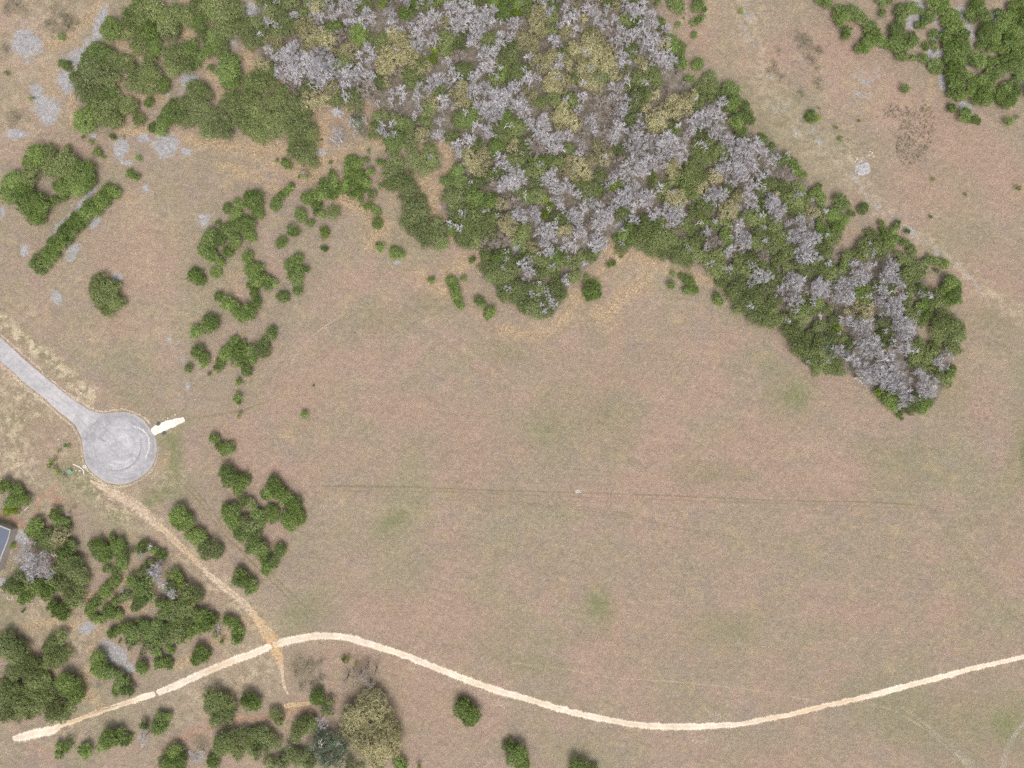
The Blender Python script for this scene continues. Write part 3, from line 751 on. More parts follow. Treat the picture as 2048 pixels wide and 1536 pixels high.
def road_mesh():
    P = np.array(ROAD_R, float)
    pts = []
    for i in range(len(P) - 1):
        m = max(2, int(np.hypot(*(P[i + 1] - P[i])) / 3))
        for j in range(m):
            pts.append(P[i] + (P[i + 1] - P[i]) * j / m)
    pts = np.array(pts)
    pts += rng.normal(0, 0.22, pts.shape)
    # spine: nearest point of a centre line, so the rim runs 0 -> 1 towards it
    spine = np.array([(-160, 568), (0, 697), (80, 765), (130, 812), (170, 848), (205, 880), (239, 897)], float)
    def near(p):
        best = None
        for a, b in zip(spine[:-1], spine[1:]):
            t = np.clip(np.dot(p - a, b - a) / np.dot(b - a, b - a), 0, 1)
            q = a + t * (b - a); d = np.hypot(*(p - q))
            if best is None or d < best[0]: best = (d, q)
        return best[1]
    inner = np.array([near(p) for p in pts])
    V, E = [], []
    n = len(pts)
    rr = [0, 0.06, 0.14, 0.5, 1.0]
    for r_ in rr:
        q = pts + (inner - pts) * r_
        V.append(np.stack([(q[:, 0] - W / 2) * S, (H / 2 - q[:, 1]) * S, np.full(n, 0.06 - (0.05 if r_ == 0 else 0))], -1))
        E.append(np.full(n, min(1, r_ * 7)))
    V = np.concatenate(V); E = np.concatenate(E)
    i = np.arange(n - 1)
    F = np.concatenate([np.stack([k_ * n + i + 1, k_ * n + i, (k_ + 1) * n + i, (k_ + 1) * n + i + 1], -1) for k_ in range(4)])
    me = mesh_np("road", V, F, {"edge": E})
    me.materials.append(M["asphalt"])
    return me


o = link("road", road_mesh())
tag(o, "grey weathered asphalt road ending in a round turning circle", kind="structure")
ribbon("road_verge", [(-160, 600, 6), (0, 728, 9), (54, 777, 9), (86, 801, 9), (119, 831, 8), (142, 850, 6), (154, 868, 6), (161, 884, 5), (164, 908, 5), (169, 930, 6), (183, 949, 8), (208, 967, 8), (235, 974, 7),
        (267, 967, 6), (298, 946, 6), (313, 920, 5), (317, 890, 5)], M["verge_gravel"], 0.025, "cream gravel verge along the left side of the road and circle", jag=1.2, step=1.5)
ribbon("road_verge", [(-160, 538, 6), (0, 668, 7), (60, 720, 5), (110, 766, 5), (142, 790, 8), (172, 809, 10), (195, 822, 6), (226, 821, 5), (252, 820, 5), (289, 836, 6), (303, 852, 6)],
       M["verge_gravel"], 0.025, "pinkish gravel verge along the right side of the road", jag=1.6, step=1.5)
ribbon("tyre_scrub", [(281, 878, 4), (282, 895, 4), (277, 914, 4), (265, 930, 4), (248, 938, 5), (230, 941, 4), (212, 942, 3)], M["tyre_scrub"], 0.072, "dark curved tyre scrub on the turning circle", jag=0.5, step=1.2)
ribbon("pale_scrub", [(265, 852, 3), (282, 858, 4), (296, 872, 5), (298, 895, 4), (290, 920, 3)], M["pale_scrub"], 0.070, "pale sweep on the turning circle", jag=0.5, step=1.2)
ribbon("road_crack", [(90, 790, 1.2), (150, 828, 1.2), (190, 870, 1.3), (240, 915, 1.3)], M["sealed_crack"], 0.070, "long crack running along the road into the circle", jag=0.3, step=1.5)
ribbon("road_crack", [(150, 808, 1.2), (190, 838, 1.2), (240, 885, 1.2), (262, 912, 1.1)], M["sealed_crack"], 0.071, "second crack running parallel into the circle", jag=0.3, step=1.5)
ribbon("road_crack", [(20, 705, 1.1), (70, 750, 1.1), (120, 795, 1.1), (150, 815, 1.1)], M["sealed_crack"], 0.069, "crack along the straight of the road", jag=0.3, step=1.5)
ribbon("driveway_apron", [(304, 866, 17), (310, 862, 22), (318, 857, 24), (335, 850, 22), (350, 845, 19), (362, 841, 14), (370, 838.5, 11)],
       M["white_caliche"], 0.075, "bright white caliche apron at the right of the turning circle", jag=0.8, step=1.0)
patch("bare_patch", [(1149, 981), (1156, 979), (1164, 981), (1163, 986), (1152, 986)], M["pale_scrub"], 0.03, "small pale pink bare spot on the long tyre track", jag=0.5)

# ------------------------------------------------------------------ tree meshes
def rhombi(c, nrm, a, b):
    """leaf faces: centres (N,3), normals (N,3), half length a, half width b"""
    N = len(c)
    t = rng.normal(0, 1, (N, 3))
    u = np.cross(nrm, t); u /= np.linalg.norm(u, axis=1, keepdims=True) + 1e-9
    v = np.cross(nrm, u); v /= np.linalg.norm(v, axis=1, keepdims=True) + 1e-9
    a = np.asarray(a).reshape(-1, 1); b = np.asarray(b).reshape(-1, 1)
    V = np.stack([c - u * a, c - v * b + u * a * 0.15, c + u * a, c + v * b + u * a * 0.15], 1).reshape(-1, 3)
    F = np.arange(4 * N).reshape(N, 4)
    return V, F


def unit(v):
    return v / (np.linalg.norm(v, axis=-1, keepdims=True) + 1e-9)


def leafy_crown(name, r, h, mat, gap=0.0, lobes=None, leaf=0.20, per=9, tuft=0.40, spread=0.62, cover=1.0, low=0.12, tint_mid=0.45):
    """uneven crown: overlapping lobes, each covered with tufts of leaf-sized faces"""
    n_l = lobes or int(4 + r * 2.2)
    L = []
    for i in range(n_l):
        a = rng.uniform(0, 2 * math.pi); d = r * spread * math.sqrt(rng.uniform(0.02, 1))
        lr = r * rng.uniform(0.30, 0.46) * (1.15 - 0.35 * d / r)
        zc = low * h + (h - low * h) * (0.80 - 0.45 * (d / r) ** 1.6) * rng.uniform(0.85, 1.02) - lr * 0.55
        L.append((d * math.cos(a) * rng.uniform(0.85, 1.15), d * math.sin(a), max(zc, lr * 0.35), lr))
    L.append((0, 0, h - r * 0.70, r * 0.66))
    L = np.array(L)
    area = L[:, 3] ** 2
    n_t = int(cover * 2.3 * math.pi * area.sum() / (tuft * tuft * 2.2))
    w = rng.choice(len(L), n_t, p=area / area.sum())
    dr = unit(rng.normal(0, 1, (n_t, 3)) + np.array([0, 0, 0.55]))
    dr[:, 2] = np.where(dr[:, 2] < -0.35, -dr[:, 2], dr[:, 2])
    lobe_t = rng.uniform(-0.16, 0.16, len(L))
    rad = L[w, 3] * rng.uniform(0.78, 1.10, n_t)
    c = L[w, :3] + dr * rad[:, None] * np.array([1, 1, 0.85])
    # keep tufts that are not buried deep in another lobe
    keep = np.ones(n_t, bool)
    for q in L:
        d = np.linalg.norm((c - q[:3]) / np.array([1, 1, 0.85]), axis=1)
        keep &= ~((d < q[3] * 0.66))
    gap = min(gap, r * 0.16)
    if gap:
        holes = rng.uniform(-r, r, (int(6 + r * 3), 2))
        for hx, hy in holes:
            keep &= ~((np.hypot(c[:, 0] - hx, c[:, 1] - hy) < gap * rng.uniform(0.5, 1.3)))
    keep &= c[:, 2] > 0.05
    c, dr, w = c[keep], dr[keep], w[keep]
    n_t = len(c)
    tt = np.clip(tint_mid + lobe_t[w] + rng.normal(0, 0.27, n_t), 0, 1)
    # leaves of each tuft
    C = np.repeat(c, per, 0) + rng.normal(0, 1, (n_t * per, 3)) * tuft * 0.46
    Nn = unit(np.repeat(dr, per, 0) * 0.8 + rng.normal(0, 0.62, (n_t * per, 3)))
    sz = leaf * rng.uniform(0.6, 1.25, n_t * per)
    T = np.clip(np.repeat(tt, per) + rng.normal(0, 0.10, n_t * per), 0, 1)
    V, F = rhombi(C, Nn, sz, sz * 0.55)
    V[:, :2] *= 1.03 * r / np.percentile(np.hypot(V[:, 0], V[:, 1]), 94)
    V[:, 2] = np.maximum(V[:, 2], 0.04)
    me = mesh_np(name, V, F, {"tint": np.repeat(T, 4)})
    me.materials.append(mat)
    return me


def limb_set(r, h, n, n_sub, rise=0.75, start=0.22, reach=0.85, thick=1.0):
    """limb paths from the trunk: list of (points, radii)"""
    out = []
    a0 = rnd.uniform(0, 6.28)
    for i in range(n):
        a = a0 + i * 2 * math.pi / n + rnd.uniform(-0.35, 0.35)
        L = r * reach * rnd.uniform(0.65, 1.05)
        z0 = h * (start + rnd.uniform(0, 0.2)); z1 = h * rise * rnd.uniform(0.85, 1.15)
        pts = []
        for t in (0, 0.3, 0.6, 1.0):
            aa = a + 0.25 * math.sin(t * 3 + i) * rnd.uniform(0.4, 1)
            pts.append((L * t * math.cos(aa), L * t * math.sin(aa), z0 + (z1 - z0) * t ** 0.8))
        rr = (0.045 * h / 3.5 + 0.03) * thick
        out.append((pts, [rr * 1.5, rr, rr * 0.65, rr * 0.3]))
        for j in range(n_sub):
            t = rnd.uniform(0.25, 0.9)
            q = np.array(pts[0]) * (1 - t) + np.array(pts[-1]) * t
            q = np.array([np.interp(t, (0, .3, .6, 1), [p[k] for p in pts]) for k in range(3)])
            b = a + rnd.choice((-1, 1)) * rnd.uniform(0.4, 1.1)
            l2 = L * rnd.uniform(0.25, 0.5)
            e = q + np.array([math.cos(b) * l2, math.sin(b) * l2, l2 * rnd.uniform(0.3, 0.9)])
            m_ = (q + e) / 2 + np.array([0, 0, 0.08 * l2])
            out.append(([tuple(q), tuple(m_), tuple(e)], [rr * 0.6, rr * 0.45, rr * 0.15]))
    return out


def trunk_mesh(name, r, h, limbs, mat, n=6):
    mb = MB()
    tr = 0.06 * h + 0.03
    lean = rnd.uniform(-0.1, 0.1) * r
    mb.tube([(0, 0, -0.15), (lean * 0.2, 0, h * 0.12), (lean * 0.6, lean * 0.3, h * 0.35), (lean, lean * 0.4, h * 0.72)], [tr * 1.45, tr, tr * 0.8, tr * 0.3], n)
    for p, rr in limbs:
        mb.tube(p, rr, 4)
    me = mb.mesh(name)
    me.materials.append(mat)
    return me


def bare_crown(name, r, h, mat, limbs, dens=1.0, tw=0.030, ln=1.0):
    """leafless crown: sprays of fine twigs fanning out of a few sub-crowns"""
    k_ = max(2, int(1.5 + r * 1.1))
    sub = [(0.0, 0.0, r * 0.55)]
    for i in range(k_):
        a = 6.283 * i / k_ + rng.uniform(-0.4, 0.4); d = r * rng.uniform(0.42, 0.66)
        sub.append((d * math.cos(a), d * math.sin(a), r * rng.uniform(0.30, 0.48)))
    sub = np.array(sub)
    n_b = max(14, int(dens * 8.5 * r * r))               # bundles: boughs that split into sprays
    w = rng.choice(len(sub), n_b, p=sub[:, 2] ** 2 / (sub[:, 2] ** 2).sum())
    th = rng.uniform(0, 6.283, n_b); q = rng.uniform(0.05, 1, n_b) ** 0.6
    rad = sub[w, 2] * q * 0.80
    ox, oy = sub[w, 0] + rad * np.cos(th), sub[w, 1] + rad * np.sin(th)
    dist = np.hypot(ox, oy) / r
    oz = h * (0.98 - 0.42 * dist ** 2) - 0.30 * sub[w, 2] * q ** 2 - rng.exponential(0.22, n_b) * h * 0.3
    o0 = np.stack([ox, oy, oz], -1)
    d0 = unit(np.stack([np.cos(th) * (0.45 + q), np.sin(th) * (0.45 + q), 0.70 - 0.5 * q], -1)
              + 0.45 * np.stack([ox, oy, 0 * ox], -1) / r + rng.normal(0, 0.16, (n_b, 3)))
    per = 14
    n_s = n_b * per
    o = np.repeat(o0, per, 0) + rng.normal(0, 0.035 + 0.012 * r, (n_s, 3))
    d = unit(np.repeat(d0, per, 0) + rng.normal(0, 0.32, (n_s, 3)))
    l = np.repeat(rng.uniform(0.5, 1.15, n_b), per) * rng.uniform(0.7, 1.15, n_s) * ln * (0.42 + 0.14 * r)
    e = o + d * l[:, None]
    V, T = [], []
    def add(o_, e_, wd, tint):
        ax = unit(e_ - o_)
        s_ = unit(np.cross(ax, rng.normal(0, 0.45, o_.shape) + np.array([0, 0, 1.0]))) * wd[:, None]
        V.append(np.stack([o_ - s_, o_ + s_, e_], 1).reshape(-1, 3)); T.append(np.repeat(tint, 3))
    tint = np.clip(np.repeat(rng.normal(0.5, 0.28, n_b), per) + rng.normal(0, 0.08, n_s), 0, 1)
    add(o - d * l[:, None] * 0.35, e, rng.uniform(0.9, 1.5, n_s) * tw, tint)
    for j in range(3):
        t = rng.uniform(0.1, 0.85, n_s)[:, None]
        qq = o + (e - o) * t
        dd = unit(d + rng.normal(0, 0.26, (n_s, 3)))
        add(qq, qq + dd * (l * rng.uniform(0.35, 0.7, n_s))[:, None], rng.uniform(0.6, 1.1, n_s) * tw, np.clip(tint + 0.08, 0, 1))
    V = np.concatenate(V); T = np.concatenate(T)
    V[:, :2] *= 1.0 * r / np.percentile(np.hypot(V[:, 0], V[:, 1]), 96)
    V[:, 2] = np.maximum(V[:, 2], 0.1)
    F = np.arange(len(V)).reshape(-1, 3)
    me = mesh_np(name, V, F, {"tint": T})
    me.materials.append(mat)
    return me


CLS = [0.75, 1.25, 1.9, 2.8, 4.0, 5.4]
SPEC = {  # kind: (mat, height ratio, base height, crown kwargs, bark)
    "juniper": (M["juniper_leaf"], 1.02, 0.7, dict(leaf=0.155, per=11, tuft=0.36, cover=1.15), M["bark"]),
    "oak": (M["oak_leaf"], 0.80, 1.2, dict(leaf=0.150, per=10, tuft=0.36, cover=1.0, gap=0.22, spread=0.7), M["bark"]),
    "blue": (M["blue_oak_leaf"], 1.0, 1.5, dict(leaf=0.16, per=9, tuft=0.40, cover=0.85, gap=0.35, spread=0.72), M["pale_bark"]),
    "bud": (M["budding_leaf"], 0.95, 1.8, dict(leaf=0.15, per=9, tuft=0.34, cover=0.95, gap=0.36, spread=0.76), M["bark"]),
    "lime": (M["fresh_leaf"], 1.0, 0.7, dict(leaf=0.16, per=9, tuft=0.36, cover=1.0), M["bark"]),
    "faded": (M["faded_leaf"], 0.7, 0.5, dict(leaf=0.10, per=7, tuft=0.34, cover=0.42, gap=0.45, spread=0.8), M["bark"]),
}
BANK = {}


def variants(kind, ci):
    key = (kind, ci)
    if key in BANK:
        return BANK[key]
    r = CLS[ci]
    out = []
    if kind in SPEC:
        mat, hr, h0, kw, bark = SPEC[kind]
        h = r * hr + h0
        for v in range({0: 3, 1: 4, 2: 5, 3: 5, 4: 4, 5: 3}[ci]):
            kw2 = dict(kw)
            if r > 3.5: kw2["leaf"] = kw["leaf"] * 1.12; kw2["tuft"] = kw["tuft"] * 1.15
            cm = leafy_crown(kind + "_crown", r, h, mat, **kw2)
            tm = None
            if r > 1.0:
                lb = limb_set(r, h, 4 if r < 3 else 6, 1 if kind in ("juniper", "lime") else 3, rise=0.62 if kind != "bud" else 0.85, reach=0.75)
                tm = trunk_mesh("trunk", r, h, lb, bark)
            out.append((tm, cm, None))
    else:
        h = r * 0.95 + 2.1
        mat = M["dead_twig"] if kind == "bare" else M["brown_twig"]
        for v in range({0: 2, 1: 3, 2: 6, 3: 7, 4: 5, 5: 3}[ci]):
            lb = limb_set(r, h, int(rnd.uniform(5, 8)) if r > 1.5 else 4, 5 if r > 2.5 else 3, rise=0.80, start=0.3, reach=0.85, thick=0.42)
            cm = bare_crown(kind + "_crown", r, h, mat, lb, dens=0.78 if kind == "bare" else 0.5, tw=0.0155 if kind == "bare" else 0.022)
            tm = trunk_mesh("trunk", r, h, lb, M["pale_bark"] if kind == "bare" else M["bark"], 6)
            out.append((tm, cm, None))
    BANK[key] = out
    return out


# ------------------------------------------------------------------ where every tree stands: (x, y, radius) in photo pixels
def P(s):
    return [tuple(float(v) for v in q.split()) for q in s.replace("\n", " ").split(",") if q.strip()]


TREES = {}
TREES["juniper"] = P("""222 60 23, 195 105 24, 176 118 16, 133 132 11, 122 127 8, 123 74 7, 168 240 26, 215 196 13, 222 183 15, 298 204 11, 322 256 15, 306 255 11, 455 140 26, 462 163 20, 457 118 20, 421 139 9, 478 145 10,
 343 225 24, 330 240 16, 378 98 20, 385 120 18, 430 90 22, 412 103 13, 425 70 18, 400 45 20, 325 168 17, 300 60 20, 310 92 18,
 75 308 24, 60 325 18, 165 345 28, 150 372 22, 175 362 18, 130 378 18, 118 375 14, 25 362 26, 12 388 18, 60 410 30, 72 432 20, 80 412 20, 45 385 20, 108 402 11, 130 397 7, 120 400 5,
 195 302 10, 183 284 6, 224 274 7, 206 315 5, 277 315 7, 258 347 9, 270 355 10, 216 380 13, 233 376 8, 246 273 3, 165 275 4,
 508 398 20, 513 420 17, 500 392 12, 476 409 12, 453 417 11, 470 432 16, 478 448 16, 495 452 17, 500 470 14, 455 460 18, 440 478 16, 468 482 16, 435 447 7, 424 470 15, 420 490 13, 408 498 15, 425 512 15, 438 528 13, 430 545 12, 455 504 12, 490 440 10, 415 480 12,
 495 515 13, 504 542 17, 512 558 15, 500 570 9, 508 587 11, 535 555 9, 533 572 12, 548 566 9, 543 562 8, 392 555 17, 384 549 10, 402 562 11, 389 541 8,
 438 593 11, 456 606 15, 468 614 13, 485 628 19, 502 628 13, 512 612 12, 478 622 14, 516 600 8, 423 645 17, 418 656 14, 391 662 14, 395 704 14, 406 715 13, 408 728 9, 378 737 9, 418 747 5,
 468 686 13, 460 700 13, 448 712 14, 440 728 12, 434 738 9, 478 700 14, 474 722 14, 494 740 13, 500 718 15, 497 702 13, 515 694 13, 528 689 13, 540 670 15, 546 660 8, 485 690 10,
 550 410 12, 558 398 14, 565 388 11, 580 378 10, 584 371 6, 572 383 8, 620 394 17, 640 388 15, 655 382 14, 665 388 12, 650 370 14, 636 408 11, 625 402 12, 668 372 10, 683 378 14, 693 368 15, 706 372 14, 668 358 10, 664 345 8,
 703 322 14, 712 335 14, 698 340 12, 720 322 8, 735 320 7, 718 352 17, 728 362 15, 740 344 9, 746 343 6, 700 355 13, 705 392 9, 725 372 12, 720 385 10,
 601 429 13, 604 436 10, 620 446 9, 633 426 8, 645 429 8, 585 460 14, 562 485 12, 648 499 7, 652 497 5, 643 495 5, 702 390 7, 721 400 7, 737 411 10, 750 420 9, 757 424 7, 755 447 12, 573 329 12, 553 322 4, 554 318 3, 661 324 5, 643 279 3, 775 301 5, 738 302 5, 823 298 4, 757 326 8, 765 322 6, 759 372 6, 605 345 5, 597 353 4,
 578 531 13, 594 518 13, 585 548 13, 600 540 12, 610 543 10, 598 560 12, 590 566 10, 596 580 11, 520 548 10, 521 535 9, 566 596 14, 572 592 8, 761 494 10, 755 490 5, 789 506 12, 804 509 8, 797 505 8, 786 498 7,
 862 561 8, 866 557 4, 904 562 13, 908 576 12, 913 590 12, 918 602 11, 922 612 8, 928 557 7, 945 522 8, 958 603 11, 965 610 8, 979 624 13, 975 632 8, 611 830 10, 627 772 3,
 477 765 8, 476 796 10, 476 803 7, 480 832 6, 429 878 11, 450 897 17, 440 893 10, 455 945 18, 465 960 20, 482 968 18, 490 955 12, 475 980 12, 462 1030 21, 470 1045 18, 452 1020 13, 487 1068 18, 505 1078 18, 495 1055 14, 478 1060 14,
 550 972 18, 558 985 18, 540 985 14, 530 990 11, 572 995 18, 586 1008 17, 590 1025 18, 585 1043 19, 575 1035 15, 600 1038 12, 545 1028 17, 538 1020 11, 515 1030 14, 525 1042 12, 520 1100 18, 540 1125 18, 535 1138 13, 528 1112 14, 558 1101 14, 565 1098 9, 508 1092 14,
 358 1032 20, 365 1045 18, 375 1042 16, 350 1042 12, 380 1070 14, 395 1075 18, 410 1088 14, 480 1145 14, 488 1162 18, 505 1172 13, 497 1185 9, 470 1160 10,
 10 973 14, 30 985 18, 45 1000 16, 28 1000 16, 65 1060 17, 78 1070 14, 110 1030 14, 120 1045 16, 130 1058 12, 75 1045 14, 55 1065 9, 130 1105 18, 140 1092 16, 145 1125 16, 125 1100 12,
 195 1100 23, 210 1110 18, 225 1075 10, 235 1090 16, 240 1105 17, 243 1130 14, 235 1140 12, 213 1138 9, 245 1118 10, 285 1095 14, 320 1112 13, 310 1100 10, 345 1148 14, 360 1155 10,
 75 1178 20, 95 1180 18, 45 1200 12, 55 1195 12, 30 1172 18, 120 1222 18, 128 1230 12, 108 1212 12, 98 1216 7, 45 1222 4,
 230 1163 13, 215 1178 13, 205 1192 14, 195 1205 14, 182 1214 12, 178 1222 10, 185 1233 12, 192 1238 9, 215 1225 14, 206 1238 10, 235 1232 12, 228 1226 11, 232 1203 9, 268 1165 17, 285 1178 18, 282 1198 16, 272 1212 12, 300 1190 14, 325 1207 14, 335 1215 11, 322 1232 11, 345 1228 12,
 405 1235 18, 412 1248 18, 398 1255 13, 425 1238 12, 252 1258 16, 268 1262 18, 285 1255 18, 225 1267 11, 238 1260 10, 265 1280 15, 300 1268 18, 313 1255 16, 318 1278 14, 330 1262 16, 350 1250 14, 378 1265 14, 390 1258 10, 240 1283 4, 258 1299 4,
 312 1305 11, 336 1298 11, 322 1325 14, 335 1328 12, 318 1332 10, 345 1302 7, 283 1330 12, 286 1340 11, 279 1337 8, 405 1305 16, 395 1318 16, 412 1312 12,
 458 1240 11, 466 1250 13, 472 1262 10, 480 1262 10, 475 1275 12, 470 1282 9, 452 1245 9, 445 1284 6, 193 1318 18, 202 1335 18, 215 1345 15, 205 1353 9, 222 1340 10, 245 1368 18, 255 1378 14, 235 1382 12, 240 1352 12,
 135 1362 22, 148 1378 22, 155 1392 15, 128 1382 16, 323 1440 17, 315 1458 16, 322 1450 15, 288 1450 10, 222 1478 20, 205 1490 15, 240 1472 16, 250 1483 12, 137 1490 14, 120 1493 10, 118 1509 10, 170 1500 15, 172 1510 10,
 345 1512 22, 332 1525 18, 360 1525 18, 425 1525 16, 500 1400 18, 512 1408 14, 495 1412 12, 634 1392 16, 628 1400 12, 642 1400 10, 925 1415 20, 942 1430 20, 938 1440 14, 918 1425 14, 950 1440 10, 930 1405 12,
 1022 1495 16, 1032 1512 24, 1045 1525 16, 1163 1545 26, 1186 1546 14, 798 1523 15, 808 1528 10, 838 1532 6,
 1352 12 15, 1348 2 13, 1362 22 10, 1316 5 7, 1312 8 5, 1398 8 13, 1392 16 10, 1407 18 8, 1388 44 8, 1396 40 9, 1406 36 8, 1357 50 7, 1368 35 3, 1322 44 10, 1320 56 7, 1340 80 16, 1356 95 16, 1360 110 14, 1360 128 14, 1345 95 14, 1390 70 8, 1397 128 13, 1381 157 10,
 1458 172 14, 1466 180 14, 1452 183 10, 1490 212 11, 1495 226 12, 1484 236 15, 1470 245 15, 1498 240 12, 1480 255 13, 1530 282 11, 1525 272 8, 1545 295 9, 1585 325 10, 1595 340 12, 1605 352 9,
 1634 390 14, 1642 400 13, 1636 375 9, 1680 400 14, 1690 412 12, 1703 426 8, 1668 428 16, 1682 438 18, 1675 452 16, 1640 452 12, 1650 465 13, 1728 417 12, 1760 447 8, 1768 460 9, 1773 473 11, 1780 485 12, 1778 494 9, 1793 449 9, 1788 462 9, 1785 473 9, 1796 478 9, 1810 485 10, 1822 498 9, 1828 503 7, 1814 463 7,
 1690 530 12, 1684 542 11, 1866 523 10, 1858 519 9, 1850 527 9, 1888 527 11, 1874 542 6, 1897 563 16, 1908 568 15, 1892 578 13, 1910 592 17, 1900 600 14, 1918 600 9,
 1855 600 14, 1845 617 14, 1850 632 13, 1842 645 12, 1868 603 12, 1375 558 12, 1366 553 9, 1384 570 12, 1377 580 11, 1392 584 9, 1344 569 10, 1348 547 7, 1432 592 9, 1437 603 10, 1430 600 8, 1183 582 20, 1190 572 13, 1178 590 13, 1174 555 7, 1222 530 10, 1242 513 4,
 1800 830 8, 1803 838 5, 1780 800 17, 1790 812 13, 1855 805 14, 1845 815 14, 1835 812 12, 1900 745 12, 1905 738 9, 1395 505 0.1,
 1653 6 13, 1640 0 9, 1688 28 20, 1704 24 15, 1674 32 13, 1718 30 10, 1680 50 7, 1692 62 10, 1693 75 10, 1725 42 13, 1738 50 15, 1738 62 11, 1748 70 15, 1735 84 16, 1722 98 12, 1757 82 14, 1768 88 10, 1788 88 16, 1800 95 15, 1803 110 13, 1812 80 13, 1826 84 14, 1822 74 10, 1797 58 17, 1794 70 13, 1800 42 12, 1815 20 14, 1800 18 10, 1795 25 9, 1828 14 13, 1838 22 8, 1766 28 9, 1765 -2 14, 1778 2 9, 1825 55 0.1,
 1860 28 14, 1852 38 11, 1835 48 8, 1846 52 7, 1865 12 14, 1875 22 10, 1868 67 10, 1864 75 6, 1854 91 9, 1867 88 7, 1872 98 6, 1827 116 7, 1847 116 11, 1871 128 13, 1875 138 12,
 1890 20 14, 1895 38 15, 1888 5 14, 1902 55 15, 1915 62 14, 1905 28 15, 1918 48 13, 1928 68 12, 1890 78 14, 1905 88 15, 1922 82 15, 1895 95 12, 1915 102 15, 1932 98 12, 1900 115 15, 1918 120 14, 1903 135 14, 1920 138 12, 1900 150 14, 1915 155 13, 1908 168 13, 1922 170 10, 1910 185 15, 1925 192 11, 1942 185 11, 1900 188 8, 1936 150 9,
 1950 165 14, 1965 158 14, 1973 170 9, 1962 190 15, 1972 200 14, 1955 198 12, 1960 125 13, 1966 112 9, 1990 128 15, 2000 145 13, 1985 152 11, 2008 130 10, 1985 165 9, 2005 190 16, 2018 200 18, 2028 182 15, 2012 178 14, 2020 168 12, 1995 200 9, 1960 92 8, 1970 90 9, 1978 102 6,
 1960 20 14, 1968 35 13, 1955 5 14, 1945 12 10, 1975 60 16, 1990 72 16, 1968 75 14, 2000 52 14, 1985 50 12, 2008 38 14, 2030 12 16, 2042 28 16, 2025 30 14, 2028 65 16, 2042 82 17, 2018 82 14, 2035 100 15, 2020 60 12, 2045 55 14, 2028 125 16, 2042 140 16, 2018 138 12, 2038 155 12, 2030 112 12, 1980 88 9, 
 1935 30 10, 1945 40 9, 1995 90 12, 2010 100 12, 2048 120 14, 2010 115 11, 1975 140 10, 1990 185 9, 1980 180 9, 2048 5 14, 2015 45 10, 1995 25 8, 1950 110 9, 1945 125 8, 1935 120 9, 1903 217 10, 1906 213 8, 1928 230 14, 1938 236 9, 1951 240 10, 2017 243 9, 2034 235 5, 1809 178 9, 1621 232 13, 2060 110 20, 2065 40 20, 2070 180 20,
 1862 434 4, 1680 535 6, 1245 470 13, 1262 480 14, 1232 478 8""")
HEDGE = P("""228 384 14, 215 388 14, 205 398 14, 213 402 11, 196 408 15, 183 412 14, 190 422 13, 176 424 14, 165 432 14, 172 440 11, 155 436 13, 148 446 13, 160 450 12, 138 452 13, 130 462 13, 145 462 12, 126 476 13, 138 474 10, 115 482 13, 104 490 13, 118 492 12, 98 502 13, 110 506 11, 88 512 13, 100 516 11, 74 518 12, 84 526 12, 66 527 10, 92 532 9, 80 540 10, 86 546 6, 140 486 6""")
LONE = P("""196 560 17, 188 572 14, 210 572 18, 200 590 20, 222 588 18, 205 605 20, 222 608 18, 212 620 15, 238 604 13, 246 604 7, 230 574 12""")
